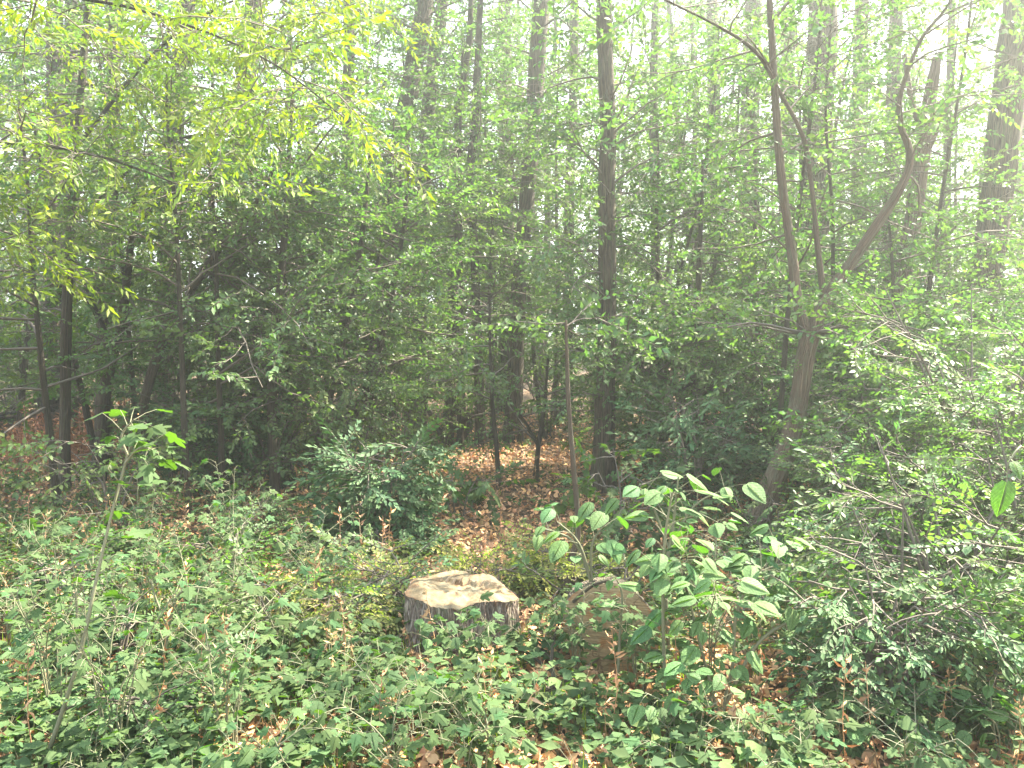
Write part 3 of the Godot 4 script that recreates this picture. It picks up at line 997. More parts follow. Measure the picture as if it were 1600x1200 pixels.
# whether a tree there would stand in the way of the sun for the places that lie in the light
func in_a_sunbeam(x: float, d: float, tall: float, wide := 1.15) -> bool:
	for p in [Vector2(-6.0, 10.3), Vector2(0.1, 11.0), Vector2(-0.3, 6.8), Vector2(2.4, 4.3), Vector2(-2.6, 7.6)]:
		var to: Vector2 = Vector2(x, d) - p
		var s := to.dot(Vector2(0.839, 0.545))
		if s > 0.3 and s * 1.19 < tall and absf(to.dot(Vector2(0.545, -0.839))) < wide:
			return true
	return false


# ---------------------------------------------------------------- saplings, small trees and shrubs of the middle distance

func build_understory() -> void:
	var thin := {"branches": 30, "low": 0.22, "reach": 1.25, "rise": 0.3, "kind": "elm", "sides": 8, "flare": 0.3}
	var airy := thin.duplicate()
	airy.low = 0.5
	airy.branches = 16
	tree("sapling", "dark upright sapling in the shade left of centre", [Vector4(-2.432, 0.041, -8, 0.052), Vector4(-2.444, 1.161, -8, 0.049), Vector4(-2.35, 2.004, -8, 0.042), Vector4(-2.286, 2.709, -8, 0.033), Vector4(-2.228, 3.47, -8, 0.023), Vector4(-2.165, 4.159, -8, 0.013)], [], thin)
	tree("sapling", "sapling leaning right with a bare lower stem, first of a leaning pair", [Vector4(-2.246, 0.082, -8.5, 0.048), Vector4(-2.049, 0.713, -8.5, 0.041), Vector4(-1.866, 1.407, -8.5, 0.038), Vector4(-1.676, 2.231, -8.5, 0.031), Vector4(-1.571, 2.978, -8.5, 0.024), Vector4(-1.495, 3.717, -8.5, 0.014)], [], thin)
	tree("sapling", "sapling leaning right with a bare lower stem, second of a leaning pair", [Vector4(-2.127, 0.027, -9, 0.051), Vector4(-1.823, 0.694, -9, 0.044), Vector4(-1.551, 1.393, -9, 0.037), Vector4(-1.346, 2.193, -9, 0.029), Vector4(-1.216, 2.985, -9, 0.022), Vector4(-1.152, 3.697, -9, 0.015)], [], thin)
	tree("sapling", "slanting dark sapling reaching up right from the shade at left", [Vector4(-3.774, 0.899, -8, 0.049), Vector4(-3.609, 1.421, -8, 0.046), Vector4(-3.302, 2.004, -8, 0.039), Vector4(-2.934, 2.549, -8, 0.033), Vector4(-2.623, 2.9, -8, 0.023), Vector4(-2.371, 3.343, -8, 0.013)], [], thin)
	tree("sapling", "small dark tree at left rising beside the dead bracken", [Vector4(-4.592, -0.079, -8.6, 0.084), Vector4(-4.52, 0.419, -8.6, 0.07), Vector4(-4.441, 1.124, -8.6, 0.059), Vector4(-4.252, 1.822, -8.6, 0.049), Vector4(-4.123, 2.651, -8.6, 0.035), Vector4(-4.03, 3.47, -8.6, 0.021)], [[Vector4(-4.334, 1.404, -8.6, 0.031), Vector4(-4.431, 1.683, -8.6, 0.028), Vector4(-4.54, 1.961, -8.6, 0.021), Vector4(-4.656, 2.238, -8.6, 0.014)]], airy)
	tree("sapling", "small forked tree with a long arching side branch right of the middle trunk",
		[Vector4(1.939, 0.117, -8.5, 0.062), Vector4(1.915, 0.852, -8.5, 0.055), Vector4(1.962, 1.407, -8.5, 0.045), Vector4(1.995, 2.026, -8.5, 0.035), Vector4(2.018, 2.775, -8.5, 0.024), Vector4(2.028, 3.516, -8.5, 0.014)], [[Vector4(1.926, 1.026, -8.5, 0.035), Vector4(1.626, 1.186, -8.5, 0.031), Vector4(1.244, 1.338, -8.5, 0.028), Vector4(0.69, 1.511, -8.5, 0.017)], [Vector4(1.963, 1.372, -8.5, 0.035), Vector4(2.123, 1.738, -8.5, 0.031), Vector4(2.409, 1.958, -8.5, 0.024), Vector4(2.748, 2.231, -8.5, 0.017)], [Vector4(1.93, 0.782, -8.5, 0.031), Vector4(2.214, 1.199, -8.5, 0.028), Vector4(2.417, 1.511, -8.5, 0.017)]], thin)
	tree("sapling", "thin straight stem standing in the leaf litter of the clearing", [Vector4(-0.138, -0.025, -8.4, 0.031), Vector4(-0.165, 0.447, -8.4, 0.027), Vector4(-0.206, 0.861, -8.4, 0.024), Vector4(-0.232, 1.41, -8.4, 0.017), Vector4(-0.238, 2.022, -8.4, 0.01)], [], {"branches": 9, "low": 0.5, "reach": 0.9, "kind": "elm", "sides": 6})
	tree("sapling", "thin stem that splits in two at the rim of the clearing", [Vector4(0.26, -0.025, -8.8, 0.032), Vector4(0.302, 0.463, -8.8, 0.029), Vector4(0.359, 0.824, -8.8, 0.021), Vector4(0.401, 1.398, -8.8, 0.014)], [[Vector4(0.303, 0.39, -8.8, 0.021), Vector4(0.173, 0.643, -8.8, 0.018), Vector4(0.043, 0.824, -8.8, 0.011)]], {"branches": 9, "low": 0.45, "reach": 0.9, "kind": "elm", "sides": 6})
	tree("sapling", "thin stem with a dark crooked foot left of the clearing", [Vector4(-2.441, 0.081, -8.7, 0.039), Vector4(-2.493, 0.404, -8.7, 0.032), Vector4(-2.471, 0.833, -8.7, 0.028), Vector4(-2.487, 1.543, -8.7, 0.021), Vector4(-2.488, 2.315, -8.7, 0.014)], [], {"branches": 9, "low": 0.4, "reach": 1.0, "kind": "elm", "sides": 6})
	tree("pole_sapling", "pale thin sapling with a split foot standing behind the cut log",
		[Vector4(0.306, -0.118, -4.85, 0.03), Vector4(0.361, 0.209, -4.85, 0.024), Vector4(0.412, 0.433, -4.85, 0.019), Vector4(0.386, 0.795, -4.85, 0.018), Vector4(0.352, 1.195, -4.85, 0.016), Vector4(0.339, 1.511, -4.85, 0.012), Vector4(0.33, 1.747, -4.85, 0.008)], [[Vector4(0.39, -0.118, -4.85, 0.016), Vector4(0.389, 0.046, -4.85, 0.016), Vector4(0.385, 0.25, -4.85, 0.014)]], {"bark": M.smooth_bark, "branches": 4, "low": 0.88, "reach": 0.35, "kind": "elm", "sides": 8, "gap": 0.16, "every": 0.1, "flare": 0.2})

	# the tree whose drooping bright leaves hang in from the upper left
	tree("drooping_tree", "tree with long drooping bright yellow-green leaves hanging in from the upper left",
		[Vector4(-5.2, -0.05, -5.0, 0.0682), Vector4(-5.1, 1.6, -5.0, 0.0620), Vector4(-5.0, 3.2, -5.1, 0.0527), Vector4(-4.8, 4.8, -5.2, 0.0372), Vector4(-4.6, 6.4, -5.2, 0.0186)],
		[[Vector4(-5.0, 3.0, -5.1, 0.0248), Vector4(-4.0, 3.7, -5.2, 0.0186), Vector4(-2.9, 3.9, -5.4, 0.0124), Vector4(-1.8, 3.6, -5.5, 0.0074), Vector4(-1.1, 3.1, -5.5, 0.0037)],
		[Vector4(-5.0, 2.4, -5.1, 0.0217), Vector4(-4.2, 2.9, -5.4, 0.0161), Vector4(-3.2, 3.0, -5.8, 0.0112), Vector4(-2.3, 2.7, -6.1, 0.0050)],
		[Vector4(-4.9, 4.0, -5.1, 0.0248), Vector4(-3.9, 4.6, -4.8, 0.0186), Vector4(-2.6, 4.7, -4.6, 0.0124), Vector4(-1.5, 4.3, -4.6, 0.0062)],
		[Vector4(-5.0, 1.9, -5.1, 0.0155), Vector4(-4.3, 2.3, -5.3, 0.0112), Vector4(-3.5, 2.3, -5.6, 0.0050)]],
		{"branches": 80, "low": 0.3, "reach": 1.0, "rise": 0.05, "kind": "willow", "sag": -0.12, "gap": 0.2, "every": 0.1, "bright": 1.1, "warm": 0.06, "sides": 8})
	tree("drooping_tree", "second drooping-leaved tree, behind the first in the upper left",
		[Vector4(-4.6, -0.05, -8.0, 0.0558), Vector4(-4.5, 2.0, -8.0, 0.0496), Vector4(-4.3, 4.0, -8.0, 0.0372), Vector4(-4.0, 6.5, -8.0, 0.0186)],
		[[Vector4(-4.3, 3.6, -8.0, 0.0217), Vector4(-3.3, 4.6, -7.9, 0.0155), Vector4(-2.2, 5.0, -7.8, 0.0074), Vector4(-1.4, 4.7, -7.7, 0.0037)],
		[Vector4(-4.4, 2.8, -8.0, 0.0186), Vector4(-3.4, 3.6, -8.0, 0.0124), Vector4(-2.5, 3.6, -8.0, 0.0062)]],
		{"branches": 64, "low": 0.3, "reach": 1.3, "rise": 0.15, "kind": "willow", "sag": -0.12, "gap": 0.26, "every": 0.15, "bright": 1.1, "warm": 0.05, "sides": 8})

	# small trees and tall shrubs that fill the middle distance: x, distance, height
	var spots := [[-6.9, 8.2, 5.2], [-4.9, 9.3, 4.6], [-3.9, 10.2, 5.6], [-3.1, 9.4, 4.4], [-2.4, 10.8, 5.8], [-1.7, 9.9, 4.8], [-0.9, 11.4, 5.4], [-0.3, 12.2, 5.8], [0.5, 11.6, 5.0], [1.1, 10.9, 5.6], [1.9, 9.9, 5.0], [2.5, 10.8, 5.6], [3.0, 9.2, 4.6], [3.7, 10.4, 4.4], [4.6, 9.6, 3.8], [5.5, 10.8, 4.0], [6.5, 9.4, 3.6],
		[-7.6, 12.0, 6.5], [-5.0, 13.0, 6.6], [-3.0, 13.4, 6.4], [-1.2, 14.0, 6.8], [0.8, 14.2, 6.6], [2.4, 13.6, 6.2], [4.4, 13.2, 5.0], [6.8, 12.8, 4.6], [8.6, 12.0, 4.4], [-8.2, 9.6, 5.4], [-4.2, 7.2, 3.6], [-2.9, 7.8, 3.4], [2.2, 7.8, 3.4], [3.6, 7.4, 3.0], [5.2, 7.6, 2.8], [0.2, 10.0, 4.4]]
	spots.append_array([[2.2, 11.2, 6.6], [3.1, 12.4, 6.8], [4.0, 11.4, 6.0], [4.9, 12.6, 6.4], [5.8, 13.4, 6.0], [6.6, 11.6, 5.2], [3.4, 14.4, 7.4], [1.5, 12.8, 7.0], [6.0, 15.0, 7.0], [7.6, 13.6, 5.8], [-0.4, 15.4, 7.6], [-2.0, 15.0, 7.4], [-3.6, 15.6, 7.8], [2.7, 15.8, 7.6]])
	for i in 26:
		var d := rf(7.8, 16.5)
		var x := rf(-0.68, 0.62) * d
		if d < 10.5 and x > -1.2 and x < 1.7:
			d += 3.5
		if d < 11.0 and x / d < -0.47:
			continue
		spots.append([x, d, rf(3.0, 4.5) if x > 0.3 * d else rf(3.5, 6.5)])
	# airy young trees standing closer, their crowns in front of the trunks
	for q in [[4.2, 8.4, 5.6], [2.9, 8.8, 5.8], [5.4, 10.2, 6.2], [2.0, 10.4, 6.4], [1.2, 7.4, 4.8], [0.88, 7.6, 4.6], [2.3, 6.9, 5.0], [-0.7, 8.3, 5.0], [-1.7, 7.7, 4.8], [-2.9, 7.0, 4.6], [3.3, 7.7, 4.8], [1.6, 9.2, 5.4], [-4.0, 8.4, 5.2]]:
		if in_a_sunbeam(q[0], q[1], q[2], 0.6):
			continue
		tree("young_tree", "airy pale young tree, " + beside(q[0], q[1]), upright(q[0], -q[1], q[2], 0.032, 0.8), [], {"branches": 24, "low": 0.42, "reach": 1.25, "rise": 0.3, "kind": "elm", "size": 0.95, "sides": 6, "bright": rf(0.95, 1.2), "warm": rf(-0.06, 0.1), "gap": 0.26, "every": 0.12, "full": 0.8}, "airy young trees around the clearing")
	for i in spots.size():
		var s: Array = spots[i]
		if in_a_sunbeam(s[0], s[1], s[2]):
			continue
		var path := upright(s[0], -s[1], s[2], 0.02 + 0.005 * s[2], 0.7)
		var low := 0.25 if absf(s[0] - 0.3) > 1.5 else 0.3
		tree("small_tree", ["low ", "middling ", "tall "][clampi(int((s[2] - 3.0) / 1.4), 0, 2)] + "leafy small tree, " + beside(s[0], s[1]), path, [], {"branches": int((3.5 if s[0] > 0.3 * s[1] else 6.0) * s[2]), "low": low, "reach": 1.5, "rise": 0.25, "kind": "elm", "size": 1.1, "sides": 6, "bright": rf(0.8, 1.15), "warm": rf(-0.06, 0.14), "gap": 0.28, "every": 0.12, "full": 0.62 if s[1] < 10.6 else 0.8}, "leafy small trees of the middle distance")

	# shrubs that can be told apart
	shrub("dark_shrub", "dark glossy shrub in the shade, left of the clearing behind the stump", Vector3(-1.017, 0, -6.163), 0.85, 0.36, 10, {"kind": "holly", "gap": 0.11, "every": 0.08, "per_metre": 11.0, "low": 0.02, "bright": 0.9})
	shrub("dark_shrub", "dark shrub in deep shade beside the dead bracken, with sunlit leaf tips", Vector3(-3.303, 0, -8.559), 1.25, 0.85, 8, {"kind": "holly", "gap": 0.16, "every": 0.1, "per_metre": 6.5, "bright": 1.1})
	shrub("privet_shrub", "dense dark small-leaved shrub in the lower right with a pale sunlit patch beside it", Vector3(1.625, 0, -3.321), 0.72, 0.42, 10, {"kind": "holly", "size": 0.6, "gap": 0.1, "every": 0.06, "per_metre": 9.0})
	shrub("privet_shrub", "small-leaved shrub at lower right whose leaves shine white in the sun", Vector3(2.162, 0, -3.705), 0.62, 0.5, 10, {"kind": "privet", "gap": 0.13, "every": 0.08, "per_metre": 8.0})
	shrub("privet_shrub", "tall small-leaved shrub in front of the thick right trunk", Vector3(3.172, 0, -5.328), 2.0, 1.0, 8, {"kind": "privet", "gap": 0.16, "every": 0.09, "per_metre": 5.0})
	shrub("privet_shrub", "small-leaved shrub growing around the foot of the snag", Vector3(2.897, 0, -6.163), 1.2, 0.7, 8, {"kind": "privet", "gap": 0.16, "every": 0.09, "per_metre": 5.5})
	shrub("privet_shrub", "small-leaved shrub growing close to the right of the forked tree's foot", Vector3(2.489, 0, -5.477), 0.9, 0.5, 7, {"kind": "privet", "gap": 0.14, "every": 0.08, "per_metre": 7.0})
	shrub("privet_shrub", "small-leaved shrub at the far right edge below the thick trunk", Vector3(3.188, 0, -4.69), 1.6, 0.7, 8, {"kind": "privet", "gap": 0.16, "every": 0.09, "per_metre": 5.5})
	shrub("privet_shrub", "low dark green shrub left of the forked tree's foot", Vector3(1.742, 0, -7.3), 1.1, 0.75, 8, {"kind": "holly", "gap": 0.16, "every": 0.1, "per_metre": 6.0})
	shrub("elm_shrub", "tall loose shrub behind the forked tree's lower trunk", Vector3(2.764, 0, -8.206), 2.0, 0.9, 7, {"kind": "elm", "gap": 0.22, "every": 0.12, "per_metre": 4.0})
	shrub("elm_shrub", "leafy shrub with shaded foliage right of the small forked tree", Vector3(2.319, 0, -8.559), 1.7, 0.8, 6, {"kind": "elm", "gap": 0.22, "every": 0.12, "per_metre": 4.0, "bright": 0.9})
	shrub("elm_shrub", "leafy shrub between the leaning saplings and the dark shrub", Vector3(-2.562, 0, -8.206), 1.1, 0.8, 6, {"kind": "elm", "gap": 0.2, "every": 0.12, "per_metre": 4.5})
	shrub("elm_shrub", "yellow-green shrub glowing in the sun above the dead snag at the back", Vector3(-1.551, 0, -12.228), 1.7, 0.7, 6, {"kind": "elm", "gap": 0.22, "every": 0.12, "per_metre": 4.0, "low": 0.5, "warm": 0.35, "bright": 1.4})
	shrub("elm_shrub", "leafy shrub behind the brush pile at the left edge", Vector3(-9.195, 0, -14.426), 2.4, 1.3, 7, {"kind": "elm", "gap": 0.26, "every": 0.14, "per_metre": 3.5})
	shrub("elm_shrub", "yellow-green shrub standing behind the dead bracken", Vector3(-7.635, 0, -13.735), 2.0, 1.0, 6, {"kind": "elm", "gap": 0.24, "every": 0.13, "per_metre": 3.6, "warm": 0.15, "low": 0.35})
	shrub("maple_shrub", "lobed-leaved green sapling in front of the middle trunk's foot", Vector3(0.79, 0, -5.8), 0.85, 0.3, 4, {"kind": "maple", "gap": 0.14, "every": 0.1, "per_metre": 7.0, "size": 0.9})
	shrub("maple_shrub", "bright green little sapling in the clearing behind the dark shrub", Vector3(-0.511, 0, -7.3), 0.5, 0.3, 3, {"kind": "maple", "gap": 0.14, "every": 0.1, "per_metre": 7.0, "size": 0.9})
	shrub("maple_shrub", "small clump of lobed leaves at the foot of the forked tree", Vector3(1.978, 0, -5.634), 0.42, 0.3, 5, {"kind": "maple", "gap": 0.12, "every": 0.08, "per_metre": 9.0, "size": 0.7})


	# looser thicket to both sides
	var left := [[-3.6, 8.3, 1.4], [-3.9, 9.6, 2.2], [-2.9, 9.0, 1.8], [-2.2, 9.8, 2.0], [-1.8, 8.6, 1.3], [-4.9, 10.8, 2.4], [-3.1, 10.9, 2.2], [-1.5, 10.8, 1.8], [-0.7, 12.6, 1.8], [0.6, 12.9, 1.6], [1.4, 12.0, 1.8]]
	var right := [[1.95, 3.75, 0.95], [2.25, 3.9, 1.1], [2.75, 4.1, 1.2], [2.45, 4.5, 0.95], [2.0, 8.8, 2.0], [2.9, 8.0, 1.8], [3.3, 6.9, 1.7], [3.9, 7.6, 2.2], [4.4, 6.6, 1.8], [4.8, 7.9, 2.4], [5.3, 8.9, 2.4], [3.7, 5.6, 1.3], [3.0, 5.3, 0.9], [3.3, 4.4, 0.9], [5.9, 9.8, 2.6], [4.2, 9.0, 2.4], [1.7, 9.9, 1.7]]
	left.append_array([[-7.4, 12.6, 2.4], [-6.4, 13.0, 2.2], [-8.6, 12.0, 2.3], [-3.4, 6.6, 0.8]])
	for q in left:
		if in_a_sunbeam(q[0], q[1], q[2]):
			continue
		shrub("thicket_shrub", "leafy thicket shrub, " + beside(q[0], q[1]), Vector3(q[0], 0, -q[1]), q[2], 0.55 + 0.2 * q[2], 5, {"kind": "elm", "gap": 0.2, "every": 0.11, "per_metre": 4.2, "bright": rf(0.8, 1.2), "warm": rf(-0.08, 0.15)}, "thicket shrubs left of the clearing")
	for q in right:
		shrub("thicket_shrub", "pale thicket shrub, " + beside(q[0], q[1]), Vector3(q[0], 0, -q[1]), q[2], 0.5 + 0.2 * q[2], 6, {"kind": "privet" if q[1] < 7.0 else "elm", "gap": 0.17, "every": 0.09, "per_metre": 4.6, "bright": rf(0.85, 1.25), "warm": rf(-0.1, 0.1)}, "thicket shrubs right of the clearing")


# ---------------------------------------------------------------- the stump and the log

func stump_edge(a: float) -> float:
	var r := 0.27 + 0.03 * cos(a - 2.9) + 0.022 * cos(2.0 * a + 0.2) + 0.014 * cos(3.0 * a - 0.8) + 0.008 * cos(7.0 * a) + 0.006 * cos(11.0 * a + 1.0)
	var d := wrapf(a - deg_to_rad(52.0), -PI, PI)     # bite out of the front right side
	return r - 0.06 * exp(-d * d * 6.0)


func stump_top(p: Vector2) -> float:
	# higher to the left, a torn ridge across the middle, the far right sloping down
	var h := 0.285 - 0.035 * p.x - 0.03 * p.y
	var ridge := p.y + 0.09 - 0.25 * p.x + rough.get_noise_2d(p.x * 9.0, 3.0) * 0.05
	h -= 0.022 * smoothstep(-0.012, 0.012, ridge) * smoothstep(0.26, 0.1, absf(p.x))
	h -= 0.05 * smoothstep(0.12, 0.3, p.x)
	h += rough.get_noise_2d(p.x * 14.0, p.y * 5.0) * 0.012
	return h


func build_stump_and_log() -> void:
	var at := on_ground(Vector3(-0.254, 0, -4.186) + Vector3(0, 0, -0.05))
	var t := thing("tree_stump", at, "low wide sawn tree stump with grey bark and a pale tan cut top", "tree stump")
	var seg := 144
	var g := Geo.new()
	var rings := 14
	for k in rings + 1:
		var f := float(k) / rings
		for j in seg + 1:
			var a := TAU * float(j % seg) / seg
			var e := stump_edge(a)
			var out := Vector2(cos(a), sin(a))
			var top := stump_top(out * e)
			var y := lerpf(-0.1, top, f)
			var spread := 0.05 * pow(1.0 - f, 2.2) * (1.0 + 0.9 * cos(5.0 * a + 0.7))
			var furrow := absf(rough.get_noise_3d(out.x * 9.0, y * 2.2, out.y * 9.0)) * 0.045 + absf(rough.get_noise_3d(out.x * 20.0, y * 7.0, out.y * 20.0)) * 0.018
			var r := e + 0.012 + spread - furrow * (1.0 if k < rings else 0.5)
			g.put(Vector3(out.x * r, y, out.y * r), Vector3.UP, Vector2(4.0 * j / seg, y * 2.2))
	for k in rings:
		for j in seg:
			var a := k * (seg + 1) + j
			g.tri(a, a + seg + 1, a + 1)
			g.tri(a + 1, a + seg + 1, a + seg + 2)
	resmooth(g, seg + 1, rings + 1, true)
	part("bark", g.mesh(M.stump_bark), t)
	g = Geo.new()
	var discs := 22
	for k in discs + 1:
		var f := float(k) / discs
		for j in seg + 1:
			var a := TAU * float(j % seg) / seg
			var p := Vector2(cos(a), sin(a)) * (stump_edge(a) + 0.004) * f
			g.put(Vector3(p.x, stump_top(p) + 0.002 - (0.006 if k == discs else 0.0), p.y), Vector3.UP, Vector2(0.5, 0.5) + p * 1.6)
	for k in discs:
		for j in seg:
			var a := k * (seg + 1) + j
			g.tri(a, a + seg + 1, a + 1)
			g.tri(a + 1, a + seg + 1, a + seg + 2)
	resmooth(g, seg + 1, discs + 1, false)
	part("cut_top", g.mesh(M.cut), t)
	# slivers torn up where the trunk broke away
	for i in 9:
		var x := -0.15 + 0.04 * i + rf(-0.01, 0.01)
		var z := -0.09 + 0.25 * x
		var s := Geo.new()
		var y := stump_top(Vector2(x, z - 0.02))
		s.tube([Vector4(x - 0.012, y - 0.02, z, 0.008), Vector4(x, y + 0.004, z, 0.006), Vector4(x + rf(-0.01, 0.02), y + rf(0.006, 0.022), z + rf(-0.01, 0.01), 0.0015)], 5)
		part("splinter", s.mesh(M.sliver), t)

	# the sawn log: its pale face towards us
	var foot := on_ground(Vector3(0.477, 0, -3.741))
	var o := thing("cut_log", foot, "short thick sawn log lying behind the leaves with its tan cut face towards us", "log")
	var axis := Vector3(0.10, -0.22, -1.0).normalized()
	var side := axis.cross(Vector3.UP).normalized()
	var up := side.cross(axis).normalized()
	var c0 := Vector3(0, 0.225, 0)
	g = Geo.new()
	var sg := 72
	for k in 13:
		var f := k / 12.0
		for j in sg + 1:
			var a := TAU * float(j % sg) / sg
			var r := 0.232 + 0.012 * cos(2.0 * a + 1.0) + 0.007 * cos(5.0 * a)
			r -= absf(rough.get_noise_3d(cos(a) * 8.0, f * 2.0, sin(a) * 8.0)) * 0.03
			g.put(c0 + axis * (f * 0.38) + (side * cos(a) + up * sin(a)) * r, Vector3.UP, Vector2(4.0 * j / sg, f * 1.2))
	for k in 12:
		for j in sg:
			var a := k * (sg + 1) + j
			g.tri(a, a + 1, a + sg + 1)
			g.tri(a + 1, a + sg + 2, a + sg + 1)
	resmooth(g, sg + 1, 13, true)
	part("bark", g.mesh(M.bark), o)
	for e in 2:
		g = Geo.new()
		var n := -axis if e == 0 else axis
		for k in 9:
			for j in sg + 1:
				var a := TAU * float(j % sg) / sg
				var r: float = (0.228 + 0.012 * cos(2.0 * a + 1.0) + 0.007 * cos(5.0 * a)) * k / 8.0
				var q := Vector2(cos(a), sin(a)) * r
				g.put(c0 + axis * (-0.004 if e == 0 else 0.384) + side * q.x + up * q.y + n * (rough.get_noise_2d(q.x * 12.0, q.y * 30.0) * 0.006), n, Vector2(0.5, 0.5) + q * 2.1)
		for k in 8:
			for j in sg:
				var a := k * (sg + 1) + j
				if e == 1:
					g.tri(a, a + sg + 1, a + 1)
					g.tri(a + 1, a + sg + 1, a + sg + 2)
				else:
					g.tri(a, a + 1, a + sg + 1)
					g.tri(a + 1, a + sg + 2, a + sg + 1)
		part("cut_face", g.mesh(M.cut_log), o)


# normals of a grid of rows x columns points, columns closed into a ring
func resmooth(g: Geo, columns: int, rows: int, flip: bool) -> void:
	for k in rows:
		for j in columns:
			var l := (j - 1 + columns - 1) % (columns - 1)
			var r := (j + 1) % (columns - 1)
			var du := g.v[k * columns + r] - g.v[k * columns + l]
			var dv := g.v[mini(k + 1, rows - 1) * columns + j] - g.v[maxi(k - 1, 0) * columns + j]
			var nn := dv.cross(du) if flip else du.cross(dv)
			if nn.length() > 1e-9:
				g.n[k * columns + j] = nn.normalized()


# ---------------------------------------------------------------- fallen and dead wood

func lying(called: String, label: String, category: String, paths: Array, mat: Material, sides := 8, group := "") -> Node3D:
	var f: Vector4 = paths[0][0]
	var base := on_ground(v3(f))
	var t := thing(called, base, label, category, group)
	for i in paths.size():
		var path := []
		for q in paths[i]:
			path.append(Vector4(q.x - base.x, q.y + gy(q.x, q.z) - base.y + q.w * 0.7, q.z - base.z, q.w))
		var g := Geo.new()
		g.tube(smooth(path, 5), sides, rough, 0.2, 2.0, 1.5)
		part("stem" if i == 0 else "branch", g.mesh(mat), t)
	return t


func low(p: Vector3, h: float, r: float) -> Vector4:
	return Vector4(p.x, h, p.z, r)


